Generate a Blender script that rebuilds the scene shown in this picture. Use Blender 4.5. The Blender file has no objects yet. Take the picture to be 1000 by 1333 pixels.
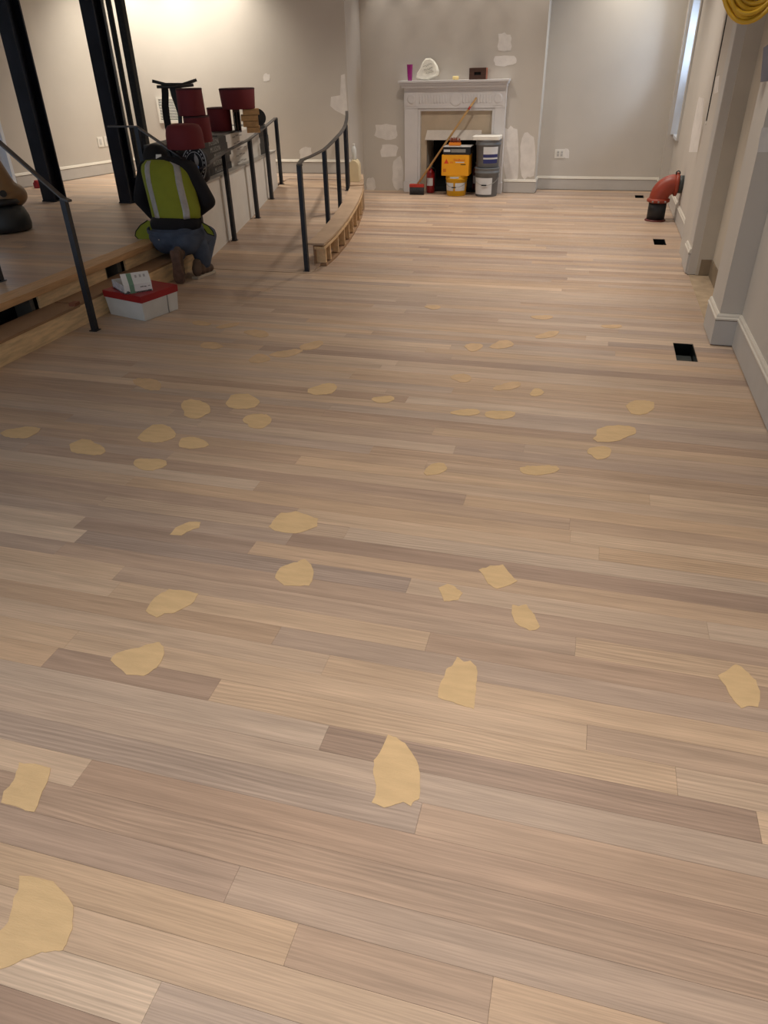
import bpy, bmesh, math, random
import numpy as np
from mathutils import Matrix, Vector
random.seed(7)
SC = bpy.context.scene
COL = SC.collection
# ------------------------------------------------------------------ camera
F = 925.0; PITCH = math.radians(32.3); ROLL = math.radians(1.4); YAW = math.radians(15.8); H = 1.6
_fh = np.array([-math.sin(YAW), math.cos(YAW), 0]); _r = np.array([math.cos(YAW), math.sin(YAW), 0]); _u = np.array([0, 0, 1.])
FWD = _fh*math.cos(PITCH)-_u*math.sin(PITCH); _up = _fh*math.sin(PITCH)+_u*math.cos(PITCH)
RGT = math.cos(ROLL)*_r-math.sin(ROLL)*_up; UPV = math.cos(ROLL)*_up+math.sin(ROLL)*_r
cam = bpy.data.cameras.new('camera'); camo = bpy.data.objects.new('camera', cam); COL.objects.link(camo)
cam.sensor_fit = 'VERTICAL'; cam.sensor_height = 36.0; cam.lens = F*36.0/1333.0; cam.clip_start = .05
M4 = Matrix.Identity(4)
for i in range(3):
    M4[i][0] = RGT[i]; M4[i][1] = UPV[i]; M4[i][2] = -FWD[i]
M4[2][3] = H
camo.matrix_world = M4
SC.camera = camo
# ------------------------------------------------------------------ world, exposure
SC.view_settings.view_transform = 'Standard'; SC.view_settings.look = 'None'
SC.view_settings.gamma = 1.0; SC.view_settings.use_curve_mapping = False
SC.view_settings.exposure = 0.40
w = bpy.data.worlds.new('daylight'); SC.world = w; w.use_nodes = True
w.node_tree.nodes['Background'].inputs[0].default_value = (.74, .85, 1.0, 1)
w.node_tree.nodes['Background'].inputs[1].default_value = 0.62
# ceiling lamps, one of them added fill: (x, y, watts, kind)
CEIL = 3.0
WARM = (1.0, .91, .78); SOFT = (1.0, .91, .81)
def spot(x, y, z, watts, col, size, blend=.6, tilt=(0, 0), rad=.06):
    l = bpy.data.lights.new('downlight', 'SPOT'); l.energy = watts; l.color = col
    l.spot_size = math.radians(size); l.spot_blend = blend; l.shadow_soft_size = rad
    o = bpy.data.objects.new('downlight', l); COL.objects.link(o); o.location = (x, y, z-.03)  # also makes the added fill lamp
    o.rotation_euler = (tilt[0], tilt[1], 0)
    return o
LAMPS = []
for x, e in ((-7.0, 110), (-6.3, 120), (-5.6, 130), (-4.9, 110)):
    LAMPS.append((x, 10.0, e, WARM, 120, .10))
for x in (-3.0, -2.58, -2.16, -1.74, -1.32, -.95):
    LAMPS.append((x, 10.87, 26, SOFT, 52, .02))
LAMPS.append((.15, 10.95, 62, WARM, 125, .08))
for x, y, e in ((-.1, 9.0, 130), (-2.0, 8.8, 150), (-.4, 6.8, 120), (-.15, 5.0, 105), (-.3, 2.9, 80), (.3, .8, 140), (-1.2, .4, 80)):  # second lamp is added fill, brightening chimney wall and half wall
    LAMPS.append((x, y, e, SOFT, 140 if y > 8 else 104, .12))
for x, y, e, c, s, rd in LAMPS:
    spot(x, y, CEIL, e, c, s, 1., (0, 0), rd)

# ------------------------------------------------------------------ pixel helpers
def ray(x, y): return FWD*F+RGT*(x-500)-UPV*(y-666.5)
CP = np.array([0, 0, H])
def on_z(x, y, z=0.): d = ray(x, y); return CP+d*((z-H)/d[2])
def on_Y(x, y, Y): d = ray(x, y); return CP+d*(Y/d[1])
def on_X(x, y, X): d = ray(x, y); return CP+d*(X/d[0])
def proj(p):
    v = np.array(p, float)-CP; z = v@FWD
    return 500+F*(v@RGT)/z, 666.5-F*(v@UPV)/z
# ------------------------------------------------------------------ materials
MATS = {}
def lin(c): return tuple((v/255/12.92 if v/255 <= .04045 else ((v/255+.055)/1.055)**2.4) for v in c)
def mat(name, rgb, rough=.5, metal=0., var=.12, scale=6., bump=0., bscale=60., stretch=None, spec=.5, coat=0.):
    if name in MATS: return MATS[name]
    m = bpy.data.materials.new(name); m.use_nodes = True; nt = m.node_tree; b = nt.nodes['Principled BSDF']
    c = lin(rgb)
    tc = nt.nodes.new('ShaderNodeTexCoord'); mp = nt.nodes.new('ShaderNodeMapping'); nt.links.new(tc.outputs['Object'], mp.inputs[0])
    if stretch: mp.inputs['Scale'].default_value = stretch
    n = nt.nodes.new('ShaderNodeTexNoise'); n.inputs['Scale'].default_value = scale; n.inputs['Detail'].default_value = 5
    nt.links.new(mp.outputs[0], n.inputs['Vector'])
    cr = nt.nodes.new('ShaderNodeValToRGB'); nt.links.new(n.outputs['Fac'], cr.inputs[0])
    cr.color_ramp.elements[0].position = .3; cr.color_ramp.elements[1].position = .7
    cr.color_ramp.elements[0].color = (*[v*(1-var) for v in c], 1); cr.color_ramp.elements[1].color = (*[min(1, v*(1+var)) for v in c], 1)
    nt.links.new(cr.outputs[0], b.inputs['Base Color'])
    b.inputs['Roughness'].default_value = rough; b.inputs['Metallic'].default_value = metal
    b.inputs['Specular IOR Level'].default_value = spec; b.inputs['Coat Weight'].default_value = coat
    if bump:
        n2 = nt.nodes.new('ShaderNodeTexNoise'); n2.inputs['Scale'].default_value = bscale; n2.inputs['Detail'].default_value = 3
        nt.links.new(mp.outputs[0], n2.inputs['Vector'])
        bp = nt.nodes.new('ShaderNodeBump'); bp.inputs['Strength'].default_value = bump; bp.inputs['Distance'].default_value = .01
        nt.links.new(n2.outputs['Fac'], bp.inputs['Height']); nt.links.new(bp.outputs[0], b.inputs['Normal'])
    MATS[name] = m; return m
def wood_floor():
    m = bpy.data.materials.new('raw_oak_floor'); m.use_nodes = True; nt = m.node_tree; L = nt.links.new; N = nt.nodes.new
    b = nt.nodes['Principled BSDF']
    at = N('ShaderNodeAttribute'); at.attribute_name = 'tone'
    sp = N('ShaderNodeSeparateXYZ'); L(at.outputs['Vector'], sp.inputs[0])
    tc = N('ShaderNodeTexCoord')
    off = N('ShaderNodeVectorMath'); off.operation = 'SCALE'; off.inputs['Scale'].default_value = 37.; L(at.outputs['Vector'], off.inputs[0])
    ad = N('ShaderNodeVectorMath'); ad.operation = 'ADD'; L(tc.outputs['Object'], ad.inputs[0]); L(off.outputs[0], ad.inputs[1])
    # plank tone
    cr = N('ShaderNodeValToRGB'); L(sp.outputs[0], cr.inputs[0]); e = cr.color_ramp.elements
    e[0].position = 0; e[0].color = (*lin((164, 141, 125)), 1); e[1].position = 1; e[1].color = (*lin((207, 180, 153)), 1)
    for p, c in ((.12, (176, 152, 134)), (.5, (187, 162, 140)), (.88, (196, 170, 145))):
        k = e.new(p); k.color = (*lin(c), 1)
    # long soft streaks
    mp = N('ShaderNodeMapping'); mp.inputs['Scale'].default_value = (.75, 17, 1); L(ad.outputs[0], mp.inputs[0])
    n1 = N('ShaderNodeTexNoise'); n1.inputs['Scale'].default_value = 1.6; n1.inputs['Detail'].default_value = 5; n1.inputs['Distortion'].default_value = .5; L(mp.outputs[0], n1.inputs['Vector'])
    mr = N('ShaderNodeMapRange'); mr.inputs[1].default_value = .3; mr.inputs[2].default_value = .7; mr.inputs[3].default_value = .84; mr.inputs[4].default_value = 1.10; L(n1.outputs['Fac'], mr.inputs[0])
    # fine pores
    mp2 = N('ShaderNodeMapping'); mp2.inputs['Scale'].default_value = (6, 300, 1); L(ad.outputs[0], mp2.inputs[0])
    n2 = N('ShaderNodeTexNoise'); n2.inputs['Scale'].default_value = 1.; n2.inputs['Detail'].default_value = 2; L(mp2.outputs[0], n2.inputs['Vector'])
    mr2 = N('ShaderNodeMapRange'); mr2.inputs[1].default_value = .35; mr2.inputs[2].default_value = .65; mr2.inputs[3].default_value = .87; mr2.inputs[4].default_value = 1.08; L(n2.outputs['Fac'], mr2.inputs[0])
    # cathedral figure
    mp3 = N('ShaderNodeMapping'); mp3.inputs['Scale'].default_value = (1.0, 9, 1); L(ad.outputs[0], mp3.inputs[0])
    wv = N('ShaderNodeTexWave'); wv.bands_direction = 'Y'; wv.inputs['Scale'].default_value = 2.6; wv.inputs['Distortion'].default_value = 11.; wv.inputs['Detail'].default_value = 1.5; wv.inputs['Detail Scale'].default_value = .7
    L(mp3.outputs[0], wv.inputs['Vector'])
    mr3 = N('ShaderNodeMapRange'); mr3.inputs[3].default_value = .88; mr3.inputs[4].default_value = 1.05; L(wv.outputs['Fac'], mr3.inputs[0])
    gt = N('ShaderNodeMath'); gt.operation = 'GREATER_THAN'; gt.inputs[1].default_value = .72; L(sp.outputs[1], gt.inputs[0])
    mx3 = N('ShaderNodeMix'); L(gt.outputs[0], mx3.inputs[0]); mx3.inputs[2].default_value = 1.; L(mr3.outputs[0], mx3.inputs[3])
    # sanding haze blotches over many planks
    n4 = N('ShaderNodeTexNoise'); n4.inputs['Scale'].default_value = 1.3; n4.inputs['Detail'].default_value = 3; L(tc.outputs['Object'], n4.inputs['Vector'])
    mr4 = N('ShaderNodeMapRange'); mr4.inputs[1].default_value = .3; mr4.inputs[2].default_value = .7; mr4.inputs[3].default_value = .93; mr4.inputs[4].default_value = 1.06; L(n4.outputs['Fac'], mr4.inputs[0])
    prod = None
    for nd in (mr.outputs[0], mr2.outputs[0], mx3.outputs[0], mr4.outputs[0]):
        if prod is None: prod = nd; continue
        mu = N('ShaderNodeMath'); mu.operation = 'MULTIPLY'; L(prod, mu.inputs[0]); L(nd, mu.inputs[1]); prod = mu.outputs[0]
    vm = N('ShaderNodeVectorMath'); vm.operation = 'SCALE'; L(cr.outputs[0], vm.inputs[0]); L(prod, vm.inputs['Scale'])
    # pinkish or greyish cast by plank
    hs = N('ShaderNodeHueSaturation'); L(vm.outputs[0], hs.inputs['Color'])
    mr5 = N('ShaderNodeMapRange'); mr5.inputs[3].default_value = .84; mr5.inputs[4].default_value = 1.10; L(sp.outputs[2], mr5.inputs[0]); L(mr5.outputs[0], hs.inputs['Saturation'])
    L(hs.outputs[0], b.inputs['Base Color'])
    b.inputs['Roughness'].default_value = .42; b.inputs['Specular IOR Level'].default_value = .45
    bp = N('ShaderNodeBump'); bp.inputs['Strength'].default_value = .08; bp.inputs['Distance'].default_value = .004
    L(n2.outputs['Fac'], bp.inputs['Height']); L(bp.outputs[0], b.inputs['Normal'])
    MATS['raw_oak_floor'] = m; return m
def light_mat(name, col, strength):
    m = bpy.data.materials.new(name); m.use_nodes = True; nt = m.node_tree; b = nt.nodes['Principled BSDF']
    b.inputs['Base Color'].default_value = (*col, 1); b.inputs['Emission Color'].default_value = (*col, 1); b.inputs['Emission Strength'].default_value = strength
    return m
def glass_mat(name, tint=(1, 1, 1), rough=.02, trans=1.):
    m = bpy.data.materials.new(name); m.use_nodes = True; nt = m.node_tree; nt.nodes.clear()
    o = nt.nodes.new('ShaderNodeOutputMaterial'); g = nt.nodes.new('ShaderNodeBsdfGlossy'); t = nt.nodes.new('ShaderNodeBsdfTransparent'); x = nt.nodes.new('ShaderNodeMixShader'); fr = nt.nodes.new('ShaderNodeFresnel')
    t.inputs[0].default_value = (*tint, 1); g.inputs['Roughness'].default_value = rough; fr.inputs[0].default_value = 1.45
    nt.links.new(fr.outputs[0], x.inputs[0]); nt.links.new(t.outputs[0], x.inputs[1]); nt.links.new(g.outputs[0], x.inputs[2]); nt.links.new(x.outputs[0], o.inputs[0])
    return m
OAK = wood_floor()
SUB = mat('dark_joint', (118, 92, 72), .9)
WALL = mat('greige_paint', (198, 192, 183), .85, var=.05, scale=1.2, bump=.05, bscale=200)
TRIMP = mat('trim_paint', (190, 187, 182), .5, var=.03)
CAULK = mat('cream_cap_paint', (214, 208, 196), .45, var=.03)
SPACK = mat('spackle', (226, 222, 217), .9, var=.07, scale=12)
RAW = mat('raw_plaster', (194, 185, 170), .9, var=.1, scale=2)
CEILM = mat('ceiling_paint', (215, 210, 200), .9, var=.02)
BLACK = mat('black_steel', (42, 45, 52), .42, .4, var=.25, scale=8)
BLACKB = mat('blue_black_steel', (27, 31, 42), .5, .5, var=.35, scale=4, bump=.1, bscale=30)
GREYM = mat('grey_conduit', (140, 140, 136), .45, .3)
PLY = mat('plywood', (212, 180, 138), .7, var=.16, scale=3, stretch=(8, 1.2, 8))
PLYD = mat('tan_subtread', (150, 118, 88), .8, var=.15, scale=4)
PLYL = mat('pine_riser', (226, 197, 152), .7, var=.22, scale=4, stretch=(6, 1.5, 10))
OAKN = mat('oak_nosing', (196, 156, 112), .6, var=.14, scale=5, stretch=(10, 1, 10))
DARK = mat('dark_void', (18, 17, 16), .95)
WHITEP = mat('white_panel', (226, 222, 214), .6, var=.03)
WHITE = mat('white_card', (225, 222, 214), .7, var=.06)
FILL = mat('wood_filler', (207, 177, 134), .8, var=.07, scale=10, bump=.2, bscale=60, stretch=(1, 4, 1)); FILLS = mat('sanded_filler', (200, 169, 132), .7, var=.08, scale=14)
# ------------------------------------------------------------------ geometry builder
class G:
    def __init__(s): s.v = []; s.f = []; s.sm = []; s.tone = None
    def add(s, vs, fs, smooth=False):
        o = len(s.v); s.v += [tuple(map(float, p)) for p in vs]; s.f += [tuple(i+o for i in f) for f in fs]; s.sm += [smooth]*len(fs); return s
    def hexa(s, p): # 8 pts: bottom 4 ccw, top 4 ccw
        return s.add(p, [(3, 2, 1, 0), (4, 5, 6, 7), (0, 1, 5, 4), (1, 2, 6, 5), (2, 3, 7, 6), (3, 0, 4, 7)])
    def box(s, x0, x1, y0, y1, z0, z1): return s.hexa([(x0, y0, z0), (x1, y0, z0), (x1, y1, z0), (x0, y1, z0), (x0, y0, z1), (x1, y0, z1), (x1, y1, z1), (x0, y1, z1)])
    def obox(s, c, ax, ay, az): # centre, three half vectors
        c, ax, ay, az = map(np.array, (c, ax, ay, az))
        return s.hexa([c-ax-ay-az, c+ax-ay-az, c+ax+ay-az, c-ax+ay-az, c-ax-ay+az, c+ax-ay+az, c+ax+ay+az, c-ax+ay+az])
    def rbox(s, x0, x1, y0, y1, z0, z1, r, seg=3):
        "box with rounded vertical edges"
        pts = []
        for cx, cy, a0 in ((x1-r, y1-r, 0), (x0+r, y1-r, 90), (x0+r, y0+r, 180), (x1-r, y0+r, 270)):
            for k in range(seg+1):
                a = math.radians(a0+90*k/seg); pts.append((cx+r*math.cos(a), cy+r*math.sin(a)))
        return s.prism(pts, z0, z1)
    def prism(s, pts, z0, z1, smooth=False):
        n = len(pts); vs = [(x, y, z0) for x, y in pts]+[(x, y, z1) for x, y in pts]
        fs = [tuple(range(n-1, -1, -1)), tuple(range(n, 2*n))]
        s.add(vs, fs); o = len(s.v)-2*n
        s.f += [(o+i, o+(i+1) % n, o+n+(i+1) % n, o+n+i) for i in range(n)]; s.sm += [smooth]*n; return s
    def extr(s, pts3, d):
        "planar polygon in 3D extruded by vector d"
        n = len(pts3); d = np.array(d); vs = [np.array(p) for p in pts3]; vs = vs+[p+d for p in vs]
        s.add(vs, [tuple(range(n-1, -1, -1)), tuple(range(n, 2*n))]+[(i, (i+1) % n, n+(i+1) % n, n+i) for i in range(n)]); return s
    def tube(s, pts, r, n=10, cap=True, smooth=True):
        pts = [np.array(p, float) for p in pts]; m = len(pts); rr = r if hasattr(r, '__len__') else [r]*m
        t0 = pts[1]-pts[0]; t0 /= np.linalg.norm(t0); a = np.array([0, 0, 1.]) if abs(t0[2]) < .9 else np.array([1., 0, 0])
        u = np.cross(t0, a); u /= np.linalg.norm(u); vs = []
        for i in range(m):
            t = pts[min(i+1, m-1)]-pts[max(i-1, 0)]; t = t/np.linalg.norm(t); u = u-t*(u@t); u /= np.linalg.norm(u); w_ = np.cross(t, u)
            for k in range(n):
                q = 2*math.pi*k/n; vs.append(pts[i]+rr[i]*(math.cos(q)*u+math.sin(q)*w_))
        fs = [(i*n+k, i*n+(k+1) % n, (i+1)*n+(k+1) % n, (i+1)*n+k) for i in range(m-1) for k in range(n)]
        s.add(vs, fs, smooth)
        if cap: o = len(s.v)-m*n; s.f += [tuple(o+k for k in range(n-1, -1, -1)), tuple(o+(m-1)*n+k for k in range(n))]; s.sm += [False]*2
        return s
    def lathe(s, c, prof, n=32, axis=(0, 0, 1), smooth=True, cap=(True, True)):
        "prof: list of (r, h) along the axis"
        c = np.array(c, float); t = np.array(axis, float); t /= np.linalg.norm(t)
        a = np.array([1., 0, 0]) if abs(t[0]) < .9 else np.array([0, 1., 0]); u = a-t*(a@t); u /= np.linalg.norm(u); w_ = np.cross(t, u); m = len(prof)
        vs = [c+t*h+r*(math.cos(2*math.pi*k/n)*u+math.sin(2*math.pi*k/n)*w_) for r, h in prof for k in range(n)]
        fs = [(i*n+k, i*n+(k+1) % n, (i+1)*n+(k+1) % n, (i+1)*n+k) for i in range(m-1) for k in range(n)]
        s.add(vs, fs, smooth); o = len(s.v)-m*n
        if cap[0]: s.f.append(tuple(o+k for k in range(n-1, -1, -1))); s.sm.append(False)
        if cap[1]: s.f.append(tuple(o+(m-1)*n+k for k in range(n))); s.sm.append(False)
        return s
    def sweep(s, path, prof, closed=False):
        "prof: (out, z) polygon swept along an XY path (x, y, z0); out is to the right of travel"
        P = [np.array(p, float) for p in path]; m = len(P); n = len(prof); vs = []
        for i in range(m):
            a = P[max(i-1, 0)]; b_ = P[min(i+1, m-1)]
            if 0 < i < m-1:
                d1 = (P[i]-a)[:2]; d2 = (b_-P[i])[:2]; d1 /= np.linalg.norm(d1); d2 /= np.linalg.norm(d2)
                n1 = np.array([d1[1], -d1[0]]); n2 = np.array([d2[1], -d2[0]]); nn = n1+n2; nn /= max(nn@n1, 1e-6)
            else:
                d1 = (b_-a)[:2]; d1 /= np.linalg.norm(d1); nn = np.array([d1[1], -d1[0]])
            for o, z in prof: vs.append((P[i][0]+nn[0]*o, P[i][1]+nn[1]*o, P[i][2]+z))
        fs = [(i*n+k, (i+1)*n+k, (i+1)*n+(k+1) % n, i*n+(k+1) % n) for i in range(m-1) for k in range(n)]
        fs += [tuple(range(n)), tuple((m-1)*n+k for k in range(n-1, -1, -1))]
        return s.add(vs, fs)
    def build(s, name, material, parent=None, bevel=0., fix=True):
        me = bpy.data.meshes.new(name); me.from_pydata(s.v, [], s.f); me.polygons.foreach_set('use_smooth', s.sm)
        if fix or bevel:
            bm = bmesh.new(); bm.from_mesh(me); bmesh.ops.recalc_face_normals(bm, faces=bm.faces)
            if bevel: bmesh.ops.bevel(bm, geom=[e for e in bm.edges if len(e.link_faces) == 2 and e.calc_face_angle(0) > .5], offset=bevel, segments=2, affect='EDGES')
            bm.to_mesh(me); bm.free()
        me.materials.append(material); me.update()
        o = bpy.data.objects.new(name, me); COL.objects.link(o)
        if parent is not None:
            o.parent = parent; o.matrix_parent_inverse = parent_inv(parent)
        return o
def parent_inv(p):
    m = Matrix.Identity(4); q = p
    m = world_of(p).inverted(); return m
def world_of(p):
    m = p.matrix_basis.copy()
    if p.parent: m = world_of(p.parent) @ p.matrix_parent_inverse @ m
    return m
def tag(o, label, cat, group=None):
    o['label'] = label; o['category'] = cat
    if group: o['group'] = group
    return o
def thing(name, label, cat, loc, group=None):
    o = bpy.data.objects.new(name, None); COL.objects.link(o); o.location = tuple(map(float, loc)); o.empty_display_size = .1
    return tag(o, label, cat, group)
def struct(o): o['kind'] = 'structure'; return o
def stuff(o): o['kind'] = 'stuff'; return o
def text_mesh(name, body, size, material, mtx, parent, extrude=.0006, spacing=1.):
    c = bpy.data.curves.new(name, 'FONT'); c.body = body; c.size = size; c.extrude = extrude; c.align_x = 'CENTER'; c.align_y = 'CENTER'; c.space_character = spacing; c.resolution_u = 2
    o = bpy.data.objects.new(name, c); COL.objects.link(o); dg = bpy.context.evaluated_depsgraph_get(); dg.update()
    me = bpy.data.meshes.new_from_object(o.evaluated_get(dg)); bpy.data.objects.remove(o); me.transform(mtx); me.materials.clear(); me.materials.append(material)
    r = bpy.data.objects.new(name, me); COL.objects.link(r); r.parent = parent; r.matrix_parent_inverse = parent_inv(parent); return r
def frame_mtx(o, x, y):
    "matrix whose local X, Y are the given world directions"
    x = Vector(x).normalized(); y = Vector(y).normalized(); z = x.cross(y)
    m = Matrix.Identity(4)
    for i in range(3): m[i][0] = x[i]; m[i][1] = y[i]; m[i][2] = z[i]; m[i][3] = o[i]
    return m
def blob(parts, voxel, smooth=8):
    "parts: ('c', p0, r0, p1, r1) tapered capsules / ('e', centre, radii) / fused into one surface; returns G-like mesh"
    bm = bmesh.new()
    for p in parts:
        if p[0] == 'e':
            m = Matrix.Translation(Vector(p[1]))
            if len(p) > 3: m = m @ p[3]
            m = m @ Matrix.Diagonal((*p[2], 1)); bmesh.ops.create_icosphere(bm, subdivisions=3, radius=1, matrix=m)
        else:
            a, ra, b, rb = Vector(p[1]), p[2], Vector(p[3]), p[4]
            k = max(2, int((b-a).length/(min(ra, rb)*.35))+1)
            for i in range(k+1):
                t = i/k; bmesh.ops.create_icosphere(bm, subdivisions=2, radius=ra+(rb-ra)*t, matrix=Matrix.Translation(a.lerp(b, t)))
    me = bpy.data.meshes.new('tmp'); bm.to_mesh(me); bm.free(); o = bpy.data.objects.new('tmp', me); COL.objects.link(o)
    r = o.modifiers.new('r', 'REMESH'); r.mode = 'VOXEL'; r.voxel_size = voxel; r.use_smooth_shade = True
    if smooth: sm = o.modifiers.new('s', 'SMOOTH'); sm.iterations = smooth; sm.factor = .5
    dg = bpy.context.evaluated_depsgraph_get(); dg.update(); out = bpy.data.meshes.new_from_object(o.evaluated_get(dg))
    bpy.data.objects.remove(o); bpy.data.meshes.remove(me); out.polygons.foreach_set('use_smooth', [True]*len(out.polygons)); return out
def mesh_obj(name, me, material, parent=None):
    me.materials.clear(); me.materials.append(material); o = bpy.data.objects.new(name, me); COL.objects.link(o)
    if parent is not None: o.parent = parent; o.matrix_parent_inverse = parent_inv(parent)
    return o
# ================================================================== SETTING
Y0, Y1, ZP = 6.2, 9.8, .30
def zr(Y): return min(max((Y-Y0)/(Y1-Y0), 0), 1)*ZP
def on_ramp(x, y):
    z = 0.
    for i in range(50): z = zr(on_z(x, y, z)[1])
    return on_z(x, y, z)
CURB = [(-2.33, 6.47), (-2.345, 6.8), (-2.375, 7.05), (-2.413, 7.36), (-2.46, 7.66), (-2.528, 8.04), (-2.61, 8.46), (-2.72, 8.95), (-2.87, 9.54), (-2.99, 9.95), (-3.13, 10.38)]
PAN = [(-3.523, 6.40), (-3.60, 7.0), (-3.745, 8.02), (-3.90, 8.89), (-4.005, 9.41)]
def interp(pts, Y):
    return float(np.interp(Y, [p[1] for p in pts], [p[0] for p in pts]))
def xc(Y): return interp(CURB, Y)
def xp(Y): return interp(PAN, Y)
def xl(Y): return -6.888+(Y-10.254)*.257
W = .0905; E0 = 1.387
HOLES = [(.625, .75, 4.55, 4.89), (.65, .767, 7.90, 8.19), (.545, .66, 10.80, 11.05)]
def plank_mesh(g, x0, x1, y0, y1, ztop, zbot, holes=()):
    "one board, cut round a register opening where there is one"
    hs = [h for h in holes if h[0] < x1 and h[1] > x0 and h[2] < y1 and h[3] > y0]
    segs = [(x0, x1, y0, y1)]
    for h in hs:
        out = []
        for a, b, c, d in segs:
            if h[0] >= b or h[1] <= a or h[2] >= d or h[3] <= c: out.append((a, b, c, d)); continue
            if a < h[0]: out.append((a, h[0], c, d))
            if h[1] < b: out.append((h[1], b, c, d))
            if c < h[2]: out.append((max(a, h[0]), min(b, h[1]), c, h[2]))
            if h[3] < d: out.append((max(a, h[0]), min(b, h[1]), h[3], d))
        segs = out
    for a, b, c, d in segs: g.box(a, b, c, d, zbot, ztop)
def set_tone(o, tones):
    at = o.data.attributes.new('tone', 'FLOAT_VECTOR', 'POINT'); at.data.foreach_set('vector', np.array(tones, dtype=np.float32).ravel())
# sub-floor slab with the three register openings left free
g = G(); g.box(-3.9, .54, -1.5, 11.6, -.2, -.019)
ys = [-1.5]+[v for h in HOLES for v in (h[2], h[3])]+[11.6]
for i in range(0, len(ys), 2): g.box(.54, .78, ys[i], ys[i+1], -.2, -.019)
g.box(.78, 1.4, -1.5, 11.6, -.2, -.019)
floor = struct(g.build('floor', SUB))
def left_bound(Y):
    if Y < Y0: return -3.53
    if Y < 10.38: return xc(max(Y, 6.47))-.06
    return -3.30
def right_bound(Y):
    if Y < 4.9: return 1.0
    if Y < 5.3: return .87
    if Y < 6.75: return .875
    if Y < 7.62: return .865
    return .95
FORCED = {}
for px, py in ((922, 821), (749, 846), (764, 960), (881, 1016), (846, 651), (565, 560), (327, 714), (76, 716), (150, 750), (422, 960), (376, 1238), (300, 1155), (280, 897), (360, 827), (130, 655), (485, 583), (70, 850), (990, 1085), (640, 1290), (780, 720)):
    p = on_z(px, py); FORCED.setdefault(int(math.floor((p[1]-E0)/W)), []).append(float(p[0]))
rnd = random.Random(11)
planks = []
k = -15
while True:
    y0 = E0+k*W; y1 = y0+W
    if y0 > 11.40: break
    ym = (y0+y1)/2; a = left_bound(ym); b = right_bound(ym)
    if ym > 11.0: a = -.80 if ym > 11.05 else a
    cuts = [c for c in FORCED.get(k, []) if a+.15 < c < b-.15]
    pts = sorted([a]+cuts+[b]); xs = [a]
    for i in range(len(pts)-1):
        s_, e_ = pts[i], pts[i+1]; x = s_
        while e_-x > 2.3:
            st = rnd.uniform(.8, 2.6)
            if e_-(x+st) < .5: break
            x += st; xs.append(x)
        xs.append(e_)
    t0 = rnd.random()
    for i in range(len(xs)-1):
        tone = rnd.random()
        planks.append((xs[i], xs[i+1], y0, min(y1, 11.42), (tone, rnd.random(), rnd.random())))
    k += 1
def scr_area(p):
    a = 0
    n = 6
    for i in range(n):
        x0 = p[0]+(p[1]-p[0])*i/n; x1 = p[0]+(p[1]-p[0])*(i+1)/n
        q = [proj((x, y, 0)) for x, y in ((x0, p[2]), (x1, p[2]), (x1, p[3]), (x0, p[3]))]
        cx = sum(v[0] for v in q)/4; cy = sum(v[1] for v in q)/4
        if not (-20 < cx < 1020 and 0 < cy < 1345): continue
        if p[2] < .3: continue
        a += abs(sum(q[j][0]*q[(j+1) % 4][1]-q[(j+1) % 4][0]*q[j][1] for j in range(4)))/2
    return a
planks.sort(key=scr_area, reverse=True)
GAP = .0003
for i, p in enumerate(planks[:300]):
    g = G(); plank_mesh(g, p[0]+GAP, p[1]-GAP, p[2]+GAP, p[3]-GAP, 0., -.019, HOLES)
    o = g.build('floor_plank', OAK, floor, fix=False); set_tone(o, [p[4]]*len(g.v))
def joined_planks(name, rows, parent):
    g = G(); tones = []
    for fn in rows:
        n0 = len(g.v); tone = fn(g); tones += [tone]*(len(g.v)-n0)
    o = g.build(name, OAK, parent, fix=False); set_tone(o, tones); return stuff(o)
def far_fn(p):
    def f(g): plank_mesh(g, p[0]+GAP, p[1]-GAP, p[2]+GAP, p[3]-GAP, 0., -.019, HOLES); return p[4]
    return f
joined_planks('far_floor_planks', [far_fn(p) for p in planks[300:]], floor)
# ---- raised platform and ramp
def split(a, b, r):
    xs = [a]
    while b-xs[-1] > 1.9:
        n = xs[-1]+r.uniform(.6, 1.8)
        if b-n < .3: break
        xs.append(n)
    return xs+[b]
def plat_right(Y):
    if Y < 6.3: return -3.87
    if Y < 9.42: return xp(Y)-.50
    if Y < Y1: return xp(Y)
    return xc(Y)-.06
rows = []; y = 2.6
while y < 10.38:
    ym = y+W/2; a = xl(ym)+.02; b = plat_right(ym); ye = min(y+W, 10.395); xs = split(a, b, rnd)
    for i in range(len(xs)-1):
        def f(g, x0=xs[i], x1=xs[i+1], y0=y, y1=ye, t=(rnd.random(), rnd.random(), rnd.random())):
            g.box(x0+GAP, x1-GAP, y0+GAP, y1-GAP, ZP-.019, ZP); return t
        rows.append(f)
    y += W
g = G(); g.prism([(xl(2.5), 2.5), (-3.95, 2.5), (-3.95, 6.25), (-4.1, 7.0), (-4.5, 9.42), (-4.0, 9.5), (-4.0, Y1), (-2.95, Y1), (-3.13, 10.39), (xl(10.39), 10.39)], ZP-.05, ZP-.02)
platform = struct(g.build('floor_platform', SUB))
joined_planks('platform_planks', rows, platform)
rows = []; y = Y0
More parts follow.
